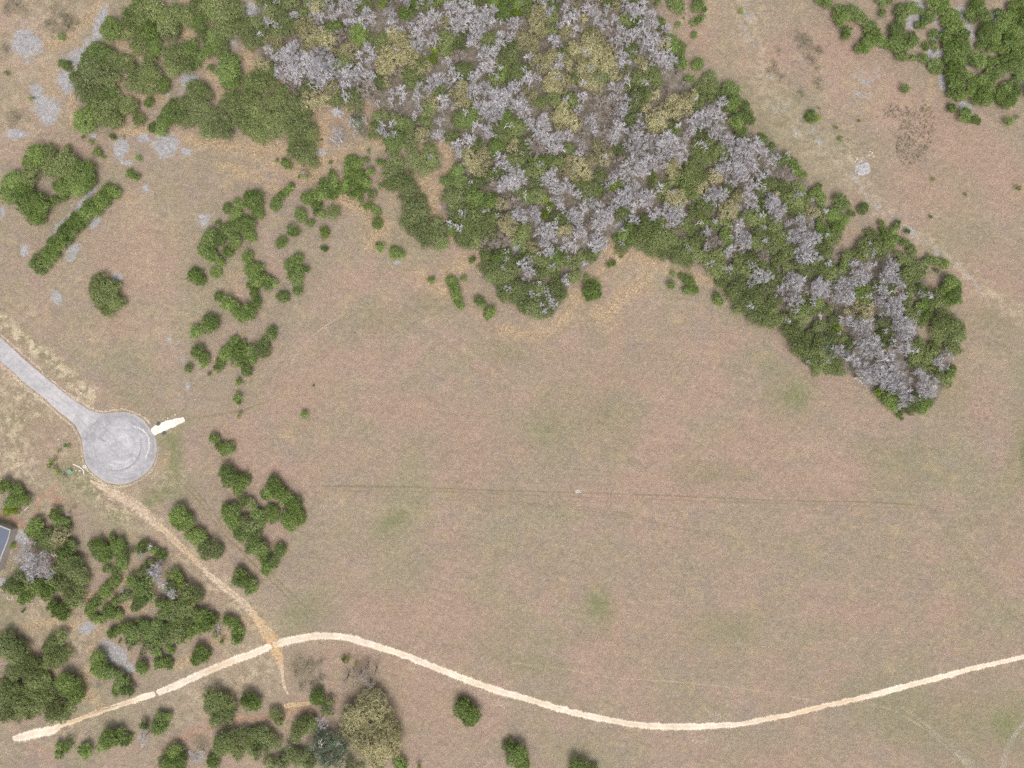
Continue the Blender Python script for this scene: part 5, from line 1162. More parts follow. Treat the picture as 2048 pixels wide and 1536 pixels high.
KINDS = {  # name, noun, colour words, category, group
    "juniper": ("juniper", "juniper", "dark green", "juniper", "junipers scattered round the field"),
    "oak": ("live_oak", "live oak", "dull green", "oak tree", "dull green live oaks"),
    "bare": ("bare_tree", "bare tree", "silver", "bare tree", "silver grey leafless trees"),
    "bud": ("budding_oak", "budding oak", "olive yellow", "oak tree", "olive yellow budding oaks"),
    "blue": ("grey_oak", "oak", "bluish pale limbed", "oak tree", "bluish oaks with pale limbs"),
    "lime": ("fresh_shrub", "shrub", "bright lime green", "shrub", "bright lime green shrubs"),
    "faded": ("faded_shrub", "thin shrub", "faded olive grey", "shrub", "faded thin shrubs"),
    "brownbare": ("brown_bare_tree", "bare tree", "thin brown", "bare tree", "thin brown leafless trees"),
    "hedge": ("hedge_shrub", "shrub", "green", "shrub", "shrubs of the straight hedge row"),
}
PLACES = [  # landmarks a reader can find: phrase, x, y
    ("beside the upper left corner rocks", 60, 80), ("behind the grey rocks at upper left", 200, 160), ("at the top left of the wood", 300, 30), ("round the orange litter gap at upper left", 300, 150),
    ("above the two grey rock patches", 270, 230), ("beside the two grey rock patches", 300, 290), ("in the thicket with orange paths", 430, 60), ("beside the orange path in the left thicket", 440, 140),
    ("above the curved orange litter bank", 410, 240), ("at the left end of the hedge thicket", 30, 370), ("in the thicket above the hedge row", 110, 350), ("below the thicket above the hedge row", 65, 420),
    ("between thicket and rock patches at left", 200, 300), ("above the right end of the hedge row", 255, 365), ("alone in the grass below the hedge row", 210, 590),
    ("in the long clump right of the hedge row", 450, 470), ("atop the long clump past the hedge", 480, 410), ("foot of the clump past the hedge", 430, 535), ("left of the upright egg shaped juniper clump", 390, 553),
    ("just right of the upright egg shaped clump", 560, 390), ("in the curl of shrubs below the clump", 480, 610), ("in the leaning column of shrubs", 510, 560), ("in the upright column left of the big field", 595, 550),
    ("in the figure eight pair of shrubs", 410, 650), ("in the bow shaped clump above the circle", 450, 710), ("in the upper arm of the bow shaped clump", 525, 680), ("under the bow shaped clump", 400, 720), ("in the short column right of the circle", 478, 800),
    ("alone in the open field", 611, 830), ("right of the white apron", 440, 888), ("below the apron pair", 468, 955), ("in the horseshoe clump left of the field", 480, 1050), ("in the hooked arm of the horseshoe clump", 580, 1000),
    ("at the foot of the horseshoe clump", 540, 1120), ("beside the orange dirt track", 375, 1045), ("beside the bend of the orange dirt track", 415, 1100), ("between the dirt track and horseshoe clump", 490, 1160),
    ("in the string of shrubs under the wood", 640, 385), ("in the star shaped shrub clump", 710, 345), ("scattered below the star shaped clump", 610, 440), ("right of the scattered round shrubs", 660, 420), ("at the short hedge bits below the litter", 745, 400),
    ("near the lime green round shrub", 650, 490), ("in the pair right of the lime shrub", 790, 505), ("below the wood's left litter bay", 600, 305), ("at the wood's lower left corner", 590, 240), ("at the wood's upper left corner", 540, 60),
    ("under the ochre tree at the wood's left", 620, 130), ("beside the ochre tree at the wood's left", 660, 70), ("above the litter bay of the wood", 660, 180), ("round the isolated grey bush", 680, 270), ("at the litter bay edge", 790, 260),
    ("left of the big ochre oak", 730, 130), ("above the big ochre oak", 790, 50), ("round the big ochre oak", 800, 120), ("below the big ochre oak", 830, 190), ("top centre of the wood", 900, 20),
    ("right of the big ochre oak", 890, 110), ("in the wood's left heart", 890, 250), ("in the wood's central grey mass", 990, 200), ("at the upper central grey mass", 970, 60), ("left of the sandy cut", 820, 350), ("in the tongue below the sandy cut", 850, 450),
    ("right of the sandy cut", 940, 320), ("at the wood's lower left lobe", 940, 450), ("in the lower middle of the wood", 1050, 360), ("above the brown clearing", 1060, 440), ("in the hanging lobe of the wood", 1050, 530), ("at the tip of the hanging lobe", 1070, 600),
    ("at the neck of the hanging lobe", 1130, 520), ("in the dark green heart", 1040, 290), ("in the olive top middle", 1070, 70), ("in the big yellow green patch", 1190, 110), ("top right of the wood", 1280, 50), ("at the right edge near the top", 1350, 100),
    ("in the band beside the yellow patch", 1250, 200), ("left of the yellow green patch", 1110, 180), ("in the middle of the grey belt", 1170, 270), ("in the tan middle patch", 1160, 340), ("by the brown clearing at top right", 1310, 170),
    ("in the yellow patch by the right edge", 1350, 230), ("in the grey wedge at the right edge", 1430, 235), ("on the right rim of the wood", 1480, 210), ("in the large grey mass", 1300, 300), ("below the large grey mass", 1220, 400), ("right of the large grey mass", 1400, 330),
    ("in the right grey mass", 1480, 320), ("on the rim beside the pale wash", 1560, 290), ("in the middle grey clump", 1330, 410), ("on the wood's lower edge", 1300, 480), ("above the lower edge", 1170, 470), ("in the green bulge of the lower edge", 1430, 520),
    ("around the small brown opening", 1470, 430), ("in the upper right tail of the wood", 1560, 420), ("in the tall grey streak", 1615, 490), ("on the tail's right shoulder", 1660, 420), ("left part of the tail", 1540, 560), ("lower left of the tail", 1520, 620),
    ("in the tail's row of grey crowns", 1640, 575), ("in the tail above the grey row", 1740, 490), ("in the strips beside the footpath", 1785, 470), ("at the tail's right end", 1830, 560), ("in the tail's grey centre", 1780, 580), ("at the tail's lower left rim", 1600, 680),
    ("in the ochre patch of the tail", 1715, 620), ("round the lime shrub in the tail", 1680, 660), ("in the tail's lower grey mass", 1750, 700), ("in the big grey crown group", 1810, 650), ("at the tail's very tip", 1820, 790), ("in the grey tip of the tail", 1780, 750),
    ("in the lower right of the tail", 1860, 720), ("in the round oak right of the tail", 1900, 665), ("in the leaning pair right of the tail", 1905, 580), ("at the inner right side of the tail", 1855, 620), ("by the yellowish bush beside the footpath", 1885, 528),
    ("at the litter bay under the wood", 1190, 580), ("in the trio under the wood's edge", 1370, 565), ("alone under the wood's edge", 1435, 598), ("in the pair left of the hanging lobe", 965, 615), ("in the bent strip left of the hanging lobe", 912, 585),
    ("at the top edge right of the wood", 1380, 20), ("below the top edge right of the wood", 1395, 80), ("high in the grassy gap", 1610, 110), ("low in the grassy gap", 1590, 190), ("alone in the right grassy gap", 1630, 235),
    ("at the upper left of the right scrub", 1695, 35), ("in the scrub column at the left edge", 1740, 70), ("in the right scrub's lower bulge", 1800, 95), ("at the top of the right scrub", 1820, 25), ("in the right scrub's sandy hollow", 1860, 80), ("in the middle column of the right scrub", 1905, 50),
    ("in the middle column's lower half", 1910, 130), ("at the foot of the middle column", 1915, 185), ("right of the middle column", 1970, 150), ("at the foot of the right scrub", 1965, 195), ("in the corner of the right scrub", 2030, 30), ("in the upper right scrub", 1975, 50), ("at the right edge of the scrub", 2030, 120),
    ("in the big round foot of the right scrub", 2010, 190), ("below the right scrub", 1935, 235), ("in front of the right scrub", 1820, 180), ("near the stone pile", 1700, 270), ("near the pale footpath", 1850, 400),
    ("below the utility box", 110, 925), ("in the thicket above the dark roof", 25, 990), ("right of the dark roof", 80, 1050), ("in the grey crowns beside the roof", 70, 1120), ("in the oaks right of the roof", 140, 1110), ("below the grey crowns beside the roof", 70, 1180),
    ("below the oaks right of the roof", 130, 1200), ("in the round clump left of the dirt track", 215, 1100), ("beside the lone grey crown", 310, 1130), ("in the slanting strip left of centre", 210, 1200), ("in the dense lower left clump", 290, 1190), ("round the lime shrub left of the track", 360, 1190),
    ("in the wide lower left clump", 280, 1260), ("at the right of the wide lower left clump", 365, 1260), ("below the wide lower left clump", 325, 1320), ("nearest the trail junction", 470, 1262), ("in the pair above the pale trail", 405, 1240), ("alone above the pale trail", 400, 1312),
    ("beside the pink rock slab", 205, 1335), ("between the slab and the pale trail", 245, 1372), ("at the left edge above the trail", 20, 1300), ("in the oaks at the left edge", 40, 1400), ("in the oaks above the trail's left end", 130, 1380), ("nearest the trail's left end", 115, 1425), ("in the left middle oaks", 105, 1300),
    ("below the pale trail at left", 150, 1500), ("in the strip below the pale trail", 230, 1480), ("at the right end of the lower strip", 310, 1450), ("on the bottom edge left", 360, 1520), ("by the big oak below the trail", 440, 1415), ("right of the big oak below the trail", 505, 1405),
    ("in the lower oak clump", 500, 1485), ("left of the large yellow oak", 610, 1455), ("under the large yellow oak", 650, 1500), ("in the large yellow oak", 740, 1450), ("above the large yellow oak", 720, 1350), ("in the bend under the trail", 605, 1345), ("alone below the curving trail", 935, 1425),
    ("on the bottom edge, middle", 1035, 1510), ("on the bottom edge, right of middle", 1170, 1530), ("on the bottom edge under the yellow oak", 800, 1525), ("by the small orange strip", 635, 1398),
]
ORD = ["first", "second", "third", "fourth", "fifth", "sixth", "seventh", "eighth", "ninth", "tenth", "eleventh", "twelfth"]

things = []       # (kind, members)
for kd, L in TREES.items():
    fct, nm, ext = {"juniper": (0.80, 5, 40), "oak": (0.85, 6, 60), "bare": (0.85, 6, 46), "bud": (0.75, 6, 60), "blue": (0.8, 8, 60),
                    "lime": (0.8, 3, 24), "faded": (0.8, 4, 44), "brownbare": (0.8, 4, 40)}[kd]
    for mem in cluster(L, fct, nm, ext):
        things.append((kd, mem))
for mem in cluster(HEDGE, 0.7, 3, 26):
    things.append(("hedge", mem))
things.append(("oak", LONE))
print("things", {k_: sum(1 for t in things if t[0] == k_) for k_ in KINDS})


def size_word(R_):
    return "tiny" if R_ < 6.5 else "small" if R_ < 13 else "medium" if R_ < 21 else "large"


rows = []
for kd, mem in things:
    cx = sum(m[0] * m[2] for m in mem) / sum(m[2] for m in mem); cy = sum(m[1] * m[2] for m in mem) / sum(m[2] for m in mem)
    ext = max(math.hypot(m[0] - cx, m[1] - cy) + m[2] for m in mem)
    if kd == "hedge":
        pl = "in the straight hedge row at left"
    elif mem is LONE:
        pl = "alone in the grass below the hedge row"
    else:
        pl = min(PLACES, key=lambda p: math.hypot(p[1] - cx, p[2] - cy))[0]
    rows.append([kd, mem, cx, cy, ext, pl, size_word(ext)])
bins = {}
for r_ in rows:
    bins.setdefault((r_[0], r_[5], r_[6]), []).append(r_)
labels = {}
for (kd, pl, sz), rs in bins.items():
    noun, colr = KINDS[kd][1], KINDS[kd][2]
    rs.sort(key=lambda q: q[2])
    if len(rs) == 1:
        labels[id(rs[0])] = f"{sz} {colr} {noun}, {pl}"
    elif len(rs) == 2:
        vert = abs(rs[0][3] - rs[1][3]) > abs(rs[0][2] - rs[1][2])
        if vert: rs.sort(key=lambda q: q[3])
        for q, w_ in zip(rs, ("upper", "lower") if vert else ("left", "right")):
            labels[id(q)] = f"{w_} of two, {sz} {colr} {noun}, {pl}"
    else:
        span_x = rs[-1][2] - rs[0][2]; ys_ = [q[3] for q in rs]
        vert = (max(ys_) - min(ys_)) > span_x
        if vert: rs.sort(key=lambda q: q[3])
        for i, q in enumerate(rs):
            if i == 0: w_ = "topmost" if vert else "leftmost"
            elif i == len(rs) - 1: w_ = "lowest" if vert else "rightmost"
            else: w_ = ORD[i] + (" down" if vert else " from left")
            labels[id(q)] = f"{w_}, {sz} {colr} {noun}, {pl}"

for k_, v_ in labels.items():
    if len(v_.replace(",", "").split()) > 16: print("LONG", v_)
ZL = {"juniper": 0.55, "oak": 0.6, "bare": 0.85, "bud": 0.65, "blue": 0.6, "lime": 0.5, "faded": 0.4, "brownbare": 0.7, "hedge": 0.5}


def plant(row):
    kd, mem, cx, cy, ext, pl, sz = row
    name, noun, colr, cat, grp = KINDS[kd]
    src = "juniper" if kd == "hedge" else kd
    big = max(mem, key=lambda m: m[2])
    zref = (big[2] * S) * ZL[kd] + 0.6
    if in_poly(np.array([big[0]]), np.array([big[1]]), WOOD)[0] and kd in ("bare",):
        zref += 1.2
    bx, by, _ = g(big[0], big[1], zref)
    if kd == 'juniper' and ext < 9: name = 'juniper_shrub'
    root = empty(name, (bx, by, 0))
    lab = labels[id(row)]
    small = ext < 6.5 and len(mem) == 1
    tag(root, lab, "shrub" if (kd == "juniper" and ext < 9) else cat, grp)
    lift = 0.0
    tree_shade = rnd.random()
    for i, (x, y, r_) in enumerate(mem):
        rm = r_ * S * {'bare': 1.2, 'bud': 1.1, 'oak': 1.05, 'juniper': 0.96}.get(kd, 1.0)
        ci = min(range(len(CLS)), key=lambda j: abs(math.log(CLS[j] / rm)))
        tm, cm, _x = rnd.choice(variants(src, ci))
        sc = rm / CLS[ci]
        x_, y_, _ = g(x, y, rm * ZL[kd] + 0.6 + (1.2 if zref > 0 and kd == "bare" else 0))
        a = rnd.uniform(0, 6.283)
        e = rnd.uniform(0.92, 1.10)
        zs = sc * rnd.uniform(0.78, 1.25)
        if kd == "bare": zs *= 1.25
        c = link("crown", cm, None, root)
        c.location = (x_ - bx, y_ - by, 0); c.rotation_euler = (0, 0, a); c.scale = (sc * e, sc / e, zs)
        if kd in ('oak', 'bud', 'juniper') and r_ > 10 and rnd.random() < 0.28 and in_poly(np.array([x]), np.array([y]), WOOD)[0]:
            _t, bm_, _y = rnd.choice(variants('bare', max(0, ci - 2)))       # a leafless spray standing out of the green
            bs = rm * rnd.uniform(0.35, 0.6) / CLS[max(0, ci - 2)]
            s_ = link("bare_branches", bm_, None, root)
            an = rnd.uniform(0, 6.283)
            top = rm * 0.8 * zs / sc
            s_.location = (x_ - bx + 0.5 * rm * math.cos(an), y_ - by + 0.5 * rm * math.sin(an), top * 0.42)
            s_.rotation_euler = (0, 0, a); s_.scale = (bs, bs, bs * 0.9)
        if tm is not None and (x, y, r_) == big and not small:
            t_ = link("trunk", tm, None, root)
            t_.location = c.location; t_.rotation_euler = c.rotation_euler; t_.scale = c.scale
    return root


for r_ in rows:
    plant(r_)

# ------------------------------------------------------------------ undergrowth beneath the wood and low weeds in the open (nobody could count them)
def scatter(name, centres, hgt, leaf, per, spread, mat, label, flat=0.6, tint=0.5, tsd=0.2):
    c = np.repeat(centres, per, 0)
    n = len(c)
    c = c + np.stack([rng.normal(0, spread, n), rng.normal(0, spread, n), np.abs(rng.normal(0, 1, n)) * hgt], -1)
    nr = unit(rng.normal(0, flat, (n, 3)) + np.array([0, 0, 1.0]))
    sz = leaf * rng.uniform(0.6, 1.3, n)
    V, F = rhombi(c, nr, sz, sz * 0.5)
    V[:, 2] = np.maximum(V[:, 2], 0.02)
    T = np.clip(np.repeat(rng.normal(tint, tsd, len(centres)), per), 0, 1)
    me = mesh_np(name, V, F, {"tint": np.repeat(T, 4)})
    me.materials.append(mat)
    return tag(link(name, me), label, kind="stuff")


def to_world(px, py):
    return np.stack([(px - W / 2) * S, (H / 2 - py) * S, np.full(len(px), 0.05)], -1)


ux = rng.uniform(500, 1910, 42000); uy = rng.uniform(-180, 825, 42000)
ok = in_poly(ux, uy, WOOD)
for a, b, c in OPEN:
    ok &= ~((np.hypot(ux - a, uy - b) < c) & (rng.random(len(ux)) < 0.85))
wpt = to_world(ux[ok], uy[ok])
scatter("undergrowth", wpt, 0.55, 0.17, 7, 0.42, M["understory_leaf"], "brown and olive brushy undergrowth filling the gaps between the trees")
# weeds: dark specks over the field, denser in the verges
wx_, wy_ = rng.uniform(-100, 2148, 2600), rng.uniform(-100, 1636, 2600)
dens = 0.25 + 0.0 * wx_
def near_any(x, y, pts, rad):
    m = np.zeros(len(x), bool)
    for a, b, c in pts:
        m |= np.hypot(x - a, y - b) < c * rad
    return m
verge = near_any(wx_, wy_, [(60, 900, 120), (150, 990, 90), (250, 1080, 90), (420, 1350, 120), (130, 1260, 100), (80, 130, 120), (1790, 270, 60), (700, 330, 90), (1620, 130, 60), (440, 1200, 60)], 1.0)
keep = verge | (rng.random(len(wx_)) < 0.20)
scatter("field_weeds", to_world(wx_[keep], wy_[keep]), 0.12, 0.11, 7, 0.22, M["faded_leaf"], "tiny olive weeds dotted through the dry grass", tint=0.25)
sx, sy = rng.uniform(1755, 1870, 900), rng.uniform(205, 345, 900)
k1 = (((sx - 1830) * 0.9 + (sy - 270) * 0.35) ** 2 / 34 ** 2 + ((sy - 270) * 0.9 - (sx - 1830) * 0.35) ** 2 / 62 ** 2) < 1
k1 |= (np.hypot((sx - 1790) / 28, (sy - 222) / 14) < 1)
scatter("dead_forbs", to_world(sx[k1], sy[k1]), 0.12, 0.12, 7, 0.18, M["faded_leaf"], "patch of low dead grey forbs below the right scrub", tint=0.30, tsd=0.1)
lx, ly = rng.uniform(430, 900, 1500), rng.uniform(230, 500, 1500)
kk = (rng.random(1500) < 0.14)
scatter("litter_seedlings", to_world(lx[kk], ly[kk]), 0.15, 0.12, 8, 0.2, M["oak_leaf"], "tiny green seedlings on the orange leaf litter", tint=0.4)


# fallen and standing pale limbs that show against the green
def pale_limb(x, y, ang, L, label, z=3.6, mat="pale_bark"):
    px, py, _ = g(x, y, z)
    root = empty("dead_limb", (px, py, 0), R(ang))
    tag(root, label, "dead branch", "pale dead limbs among the trees")
    mb = MB()
    mb.tube([(0, 0, 0.0), (0.15, 0.05, z * 0.5), (0.4, 0, z * 0.85), (L * 0.3, 0.2, z), (L * 0.62, -0.15, z + 0.35), (L, 0.25, z + 0.5)], [0.13, 0.12, 0.11, 0.10, 0.07, 0.03], 6)
    mb.build("limb", M[mat], root)
    for i in range(4):
        t = 0.2 + 0.2 * i
        b = MB()
        s_ = -1 if i % 2 else 1
        q = (L * t, 0.1, z + 0.1 + 0.3 * t)
        e = (q[0] + L * 0.28, s_ * L * rnd.uniform(0.22, 0.36), q[2] + 0.3)
        b.tube([q, ((q[0] + e[0]) / 2, (q[1] + e[1]) / 2 + 0.1, q[2] + 0.25), e], [0.055, 0.045, 0.02], 5)
        f = (e[0] + L * 0.10, e[1] - s_ * 0.3, e[2] + 0.1)
        b.tube([((q[0] + e[0]) / 2, (q[1] + e[1]) / 2 + 0.1, q[2] + 0.25), f], [0.04, 0.015], 4)
        b.build("side_branch", M[mat], root)


for x, y, a, L, lb in [(612, 165, -40, 4.2, "curly pale limb under the ochre tree at the wood's left"), (532, 50, 20, 3.0, "white limb at the wood's upper left corner"), (1262, 175, 110, 4.0, "long white forked limb right of the yellow patch"),
                       (1268, 182, -70, 3.2, "white limb pointing down right of the yellow patch"), (1052, 400, 100, 2.6, "forked white limb above the brown clearing"), (1092, 412, -60, 2.4, "thin white limb beside the lime green crown"),
                       (1116, 428, -110, 3.0, "white limbs hanging below a grey crown"), (1006, 255, 10, 3.4, "pale limb in the dark green heart"), (1160, 10, -60, 3.5, "pale limb at the top of the wood"), (1094, 20, 120, 3.2, "pale forked limb at the olive top"),
                       (1512, 365, -30, 3.4, "pale limb right of the right grey mass"), (1392, 448, 10, 2.2, "small pale limb in the lower green bulge"), (1758, 570, -90, 2.6, "pale limb in the tail's grey centre"), (1778, 585, 10, 2.4, "short pale limb in the tail"),
                       (1645, 640, 120, 2.4, "pale fallen pole at the tail's brown opening"), (1150, 505, 60, 2.2, "small pale limb at the lobe neck"), (100, 1112, 10, 2.4, "pale limb in the grey crowns beside the roof"), (1390, 288, 10, 2.6, "curved pale limb by the dull green crown"),
                       (645, 1500, 100, 3.4, "pale limb over the bluish oak"), (662, 1492, 20, 3.4, "second pale limb over the bluish oak"), (150, 128, -70, 2.4, "pale leaning pole left of the thicket"), (1245, 640, 0, 0.1, "")]:
    if lb: pale_limb(x, y, a, L, lb)

# ------------------------------------------------------------------ small built things
def at(px, py, z=0.0):
    return g(px, py, z)


# house corner at the left edge: dark flat roof with a pale concrete coping
hx = lambda px, py: g(px, py, 3.2)[:2]
house = empty("house", g(-14, 1092, 0)); tag(house, "house with dark slate blue roof and pale coping at the left edge", "house")
hl = house.location
roofpoly = [(-60, 1037), (2, 1051), (22, 1059), (19, 1073), (14, 1088), (5, 1110), (1, 1122), (-6, 1145), (-75, 1130)]
rp = [(hx(a, b)[0] - hl.x, hx(a, b)[1] - hl.y) for a, b in roofpoly]
cen = np.mean(rp, 0)
def shrink(pts, f): return [tuple(cen + (np.array(p) - cen) * f) for p in pts]
mb = MB(); mb.prism(shrink(rp, 0.97)[::-1], -0.1, 3.0); mb.build("wall", M["house_wall"], house)
mb = MB(); mb.prism(shrink(rp, 0.955)[::-1], 3.0, 3.15); mb.build("roof", M["slate_roof"], house)
mb = MB()
n_ = len(rp)
outer, inner = shrink(rp, 1.005), [tuple(np.array(p) + (cen - np.array(p)) / np.linalg.norm(cen - np.array(p)) * 0.36) for p in rp]
vs = [(x, y, 3.0) for x, y in outer] + [(x, y, 3.0) for x, y in inner] + [(x, y, 3.42) for x, y in outer] + [(x, y, 3.42) for x, y in inner]
fs = []
for i in range(n_):
    j = (i + 1) % n_
    fs += [(2 * n_ + i, 2 * n_ + j, 3 * n_ + j, 3 * n_ + i), (i, j, 2 * n_ + j, 2 * n_ + i), (n_ + i, 3 * n_ + i, 3 * n_ + j, n_ + j)]
mb.add(vs, fs); mb.build("coping", M["concrete"], house)
mb = MB(); x0, y0 = hx(-20, 1090); mb.disc(x0 - hl.x, y0 - hl.y, 0.3, 3.15, 3.6, 12); mb.build("roof_vent", M["metal"], house)
# round black kettle grill by the wall
kx, ky, _ = at(8, 1122)
k_ = empty("kettle_grill", (kx, ky, 0)); tag(k_, "round dark grill with pale centre beside the house wall", "grill")
mb = MB(); mb.disc(0, 0, 0.50, 0.75, 0.92, 20); mb.disc(0, 0, 0.42, 0.55, 0.75, 20); mb.build("bowl", M["dark_rubber"], k_)
mb = MB(); mb.disc(0, 0, 0.20, 0.92, 0.95, 16); mb.build("food_plate", M["white_paint"], k_)
for i in range(3):
    a = 2.1 * i; mb = MB(); mb.tube([(0.3 * math.cos(a), 0.3 * math.sin(a), 0.6), (0.42 * math.cos(a), 0.42 * math.sin(a), 0)], [0.025, 0.025], 6); mb.build("leg", M["metal"], k_)


def stone(px, py, r, label, mat="limestone", name="boulder", grp="loose pale stones", cat="stone", hgt=0.6):
    x, y, _ = at(px, py)
    n = 9
    V = [(0, 0, r * hgt)]
    for ring, (rr, z) in enumerate([(0.55, 0.9), (0.95, 0.45), (1.05, 0.0)]):
        for i in range(n):
            a = 2 * math.pi * i / n + ring * 0.3
            q = r * rr * rnd.uniform(0.8, 1.18)
            V.append((q * math.cos(a), q * math.sin(a) * 0.8, max(0, r * hgt * z * rnd.uniform(0.8, 1.1)) - (0.05 if ring == 2 else 0)))
    F = [(0, 1 + i, 1 + (i + 1) % n) for i in range(n)]
    for k2 in range(2):
        for i in range(n):
            F.append((1 + k2 * n + i, 1 + (k2 + 1) * n + i, 1 + (k2 + 1) * n + (i + 1) % n, 1 + k2 * n + (i + 1) % n))
    me = bpy.data.meshes.new(name); me.from_pydata(V, [], F); me.update(); me.materials.append(M[mat])
    o = link(name, me); o.location = (x, y, 0); o.rotation_euler = (0, 0, rnd.uniform(0, 6))
    tag(o, label, cat, grp)
    return o


# ring of pale stones by the garden bed, lower left
for i in range(12):
    a = 2 * math.pi * i / 12
    stone(20 + 5 * math.cos(a) + 1.5 * math.sin(2 * a), 1192 + 6.5 * math.sin(a), 0.26, "pale stone laid in the small ring below the oaks at the left edge", name="edging_stone", grp="stones of the small ring")
for i in range(9):
    stone(0 + i * 2.4, 1179 + 0.8 * math.sin(i) + (2 if i > 6 else 0), 0.24, "pale stone in the short row above the ochre lawn", name="edging_stone", grp="stones of the short row")
for (x, y, r_, lb) in [(219, 997, 0.45, "white stone beside the upper end of the dirt track"), (350, 829, 0.42, "white stone above the caliche apron"), (336, 836, 0.40, "white stone touching the top of the apron"), (390, 799, 0.36, "lone white stone right above the circle"),
                       (117, 878, 0.42, "white stone left of the turning circle"), (50, 840, 0.36, "small white stone in the left verge"), (192, 1012, 0.32, "small white stone below the dirt track head"), (156, 1002, 0.28, "small white stone below the utility box"), (218, 1027, 0.28, "left of two close white stones under the track"),
                       (221, 1029, 0.26, "right of two close white stones under the track"), (163, 786, 0.5, "pale stone block on the road's right verge"), (152, 941, 0.4, "pale stone beside the utility box"), (1725, 316, 0.5, "cream stone above the grey stone pile"), (1714, 318, 0.6, "bright cream stone left above the pile"),
                       (1710, 323, 0.5, "small cream stone left of the pile"), (1744, 306, 0.7, "large cream stone right above the pile"), (1738, 310, 0.6, "cream stone in the pale cluster above the pile"), (1747, 313, 0.6, "lowest cream stone of the pale cluster"), (1740, 303, 0.5, "topmost cream stone of the pale cluster"),
                       (1723, 322, 0.45, "cream stone just above the pile")]:
    stone(x, y, r_ * (0.62 if x > 1700 else 0.85), lb)
for (x, y, r_, lb) in [(317, 848, 0.75, "dark culvert rock on the upper side of the apron"), (328, 866, 0.7, "dark culvert rock on the lower side of the apron"), (326, 869, 0.4, "small dark rock by the lower culvert rock")]:
    stone(x, y, r_, lb, mat="dark_stone", name="culvert_rock", grp="dark rocks by the apron")
# the low pile of grey stones in the right grassland
PV, PF = [], []
for i in range(230):
    u, v = rnd.uniform(-1, 1), rnd.uniform(-1, 1)
    x, y, _ = at(1726 + 12 * u + 3 * v, 338 + 9.5 * v - 3.5 * u)
    q = rnd.uniform(0.2, 0.42); z0 = rnd.uniform(0, 0.35) * (1 - max(abs(u), abs(v)))
    b0 = len(PV); n = 6
    PV.append((x + rnd.uniform(-.1, .1) * q, y, z0 + q * 0.75))
    for ring, (rr, zz) in enumerate([(0.7, 0.6), (1.05, 0.0)]):
        for k2 in range(n):
            a_ = 2 * math.pi * k2 / n + ring * 0.4; t_ = q * rr * rnd.uniform(0.8, 1.2)
            PV.append((x + t_ * math.cos(a_), y + t_ * math.sin(a_), max(0.0, z0 + q * zz - 0.03)))
    PF += [(b0, b0 + 1 + k2, b0 + 1 + (k2 + 1) % n) for k2 in range(n)]
    PF += [f3 for k2 in range(n) for f3 in ((b0 + 1 + k2, b0 + 1 + n + k2, b0 + 1 + n + (k2 + 1) % n), (b0 + 1 + k2, b0 + 1 + n + (k2 + 1) % n, b0 + 1 + (k2 + 1) % n))]
pm = bpy.data.meshes.new("stone_pile"); pm.from_pydata(PV, [], PF); pm.update()
tag(link("stone_pile", pm, M["grey_stone"]), "low squarish pile of grey field stones in the right grassland", kind="stuff")
# manhole with its concrete disc, curb strip, utility box, pipe and tree guard
x, y, _ = at(170, 933)
mh = empty("manhole", (x, y, 0)); tag(mh, "round white concrete manhole at the lower left rim of the circle", "manhole")
mb = MB(); mb.disc(0, 0, 0.58, -0.05, 0.22, 28); mb.build("collar", M["white_concrete"], mh)
mb = MB(); mb.disc(0, 0, 0.34, 0.22, 0.25, 24); mb.build("cover", M["concrete"], mh)


def curb(pts, label, w=0.30, h=0.14):
    p0 = at(*pts[0]); root = empty("curb_strip", (p0[0], p0[1], 0)); tag(root, label, "curb", "concrete strips by the manhole")
    P_ = [np.array(at(*p)[:2]) - np.array(p0[:2]) for p in pts]
    for a, b in zip(P_[:-1], P_[1:]):
        d = (b - a) / np.linalg.norm(b - a); nrm = np.array([-d[1], d[0]]) * w / 2
        mb = MB(); mb.prism([tuple(a + nrm), tuple(a - nrm), tuple(b - nrm * 0.98), tuple(b + nrm * 0.98)], 0, h); mb.build("segment", M["white_concrete"], root)


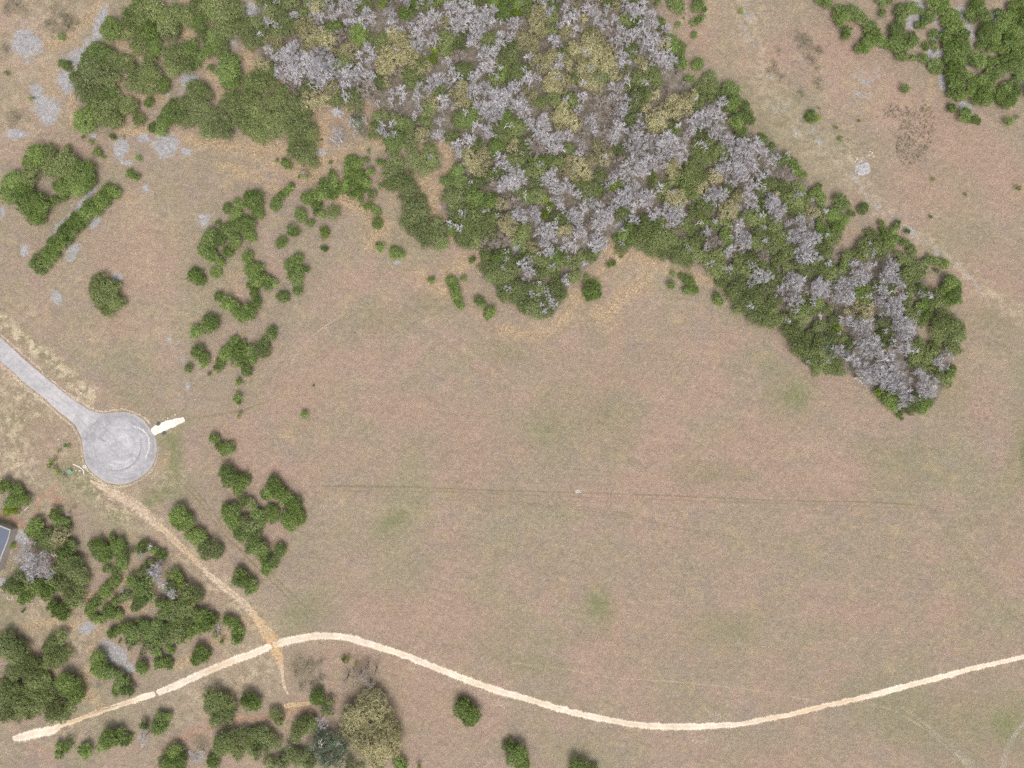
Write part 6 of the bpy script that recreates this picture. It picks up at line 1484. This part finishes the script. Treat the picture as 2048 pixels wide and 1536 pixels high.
curb([(146.5, 928), (154, 931.5), (161, 935), (165.5, 938.5), (168, 943), (168, 949)], "thin pale curved curb strip beside the white manhole")
x, y, _ = at(141.5, 942)
ub = empty("utility_box", (x, y, 0), R(30)); tag(ub, "green utility box in the weeds left of the manhole", "utility box")
mb = MB(); mb.box(-0.62, 0.62, -0.50, 0.50, 0, 0.75); mb.build("cabinet", M["green_paint"], ub)
mb = MB(); mb.box(-0.68, 0.68, -0.56, 0.56, 0.75, 0.83); mb.build("lid", M["green_paint"], ub)
mb = MB(); mb.box(-0.80, 0.80, -0.68, 0.68, -0.02, 0.06); mb.build("pad", M["concrete"], ub)
x, y, _ = at(160, 941)
vb = empty("valve_box", (x, y, 0), R(20)); tag(vb, "grey valve box between utility box and curb strip", "valve box")
mb = MB(); mb.box(-0.40, 0.40, -0.25, 0.25, 0, 0.15); mb.build("box_body", M["concrete"], vb)
mb = MB(); mb.box(-0.33, 0.33, -0.19, 0.19, 0.15, 0.18); mb.build("lid", M["metal"], vb)
x, y, _ = at(131, 892)
wp = empty("tree_guard", (x, y, 0)); tag(wp, "open round green pipe standing in the verge left of the circle", "pipe")
mb = MB()
n_ = 20
ro, ri = 0.42, 0.28
vs = []
for z in (0, 0.7):
    for rr in (ro, ri):
        vs += [(rr * math.cos(2 * math.pi * i / n_), rr * math.sin(2 * math.pi * i / n_), z) for i in range(n_)]
fs = []
for i in range(n_):
    j = (i + 1) % n_
    fs += [(i, j, 2 * n_ + j, 2 * n_ + i), (n_ + j, n_ + i, 3 * n_ + i, 3 * n_ + j), (2 * n_ + i, 2 * n_ + j, 3 * n_ + j, 3 * n_ + i)]
mb.add(vs, fs); mb.build("ring", M["green_paint"], wp)
mb = MB(); mb.disc(0, 0, ri - 0.01, 0.0, 0.12, 18); mb.build("core", M["dark_rubber"], wp)
# slender fallen log
x, y, _ = at(53, 1017)
lg = empty("fallen_log", (x, y, 0), R(42)); tag(lg, "short white fallen log left of the pale path", "log")
mb = MB(); mb.tube([(-0.9, 0, 0.1), (0, 0.03, 0.11), (0.9, 0, 0.09)], [0.12, 0.13, 0.09], 8); mb.build("stem", M["pale_bark"], lg)
mb = MB(); mb.tube([(0.3, 0, 0.12), (0.6, 0.3, 0.15)], [0.05, 0.03], 6); mb.build("stub", M["pale_bark"], lg)
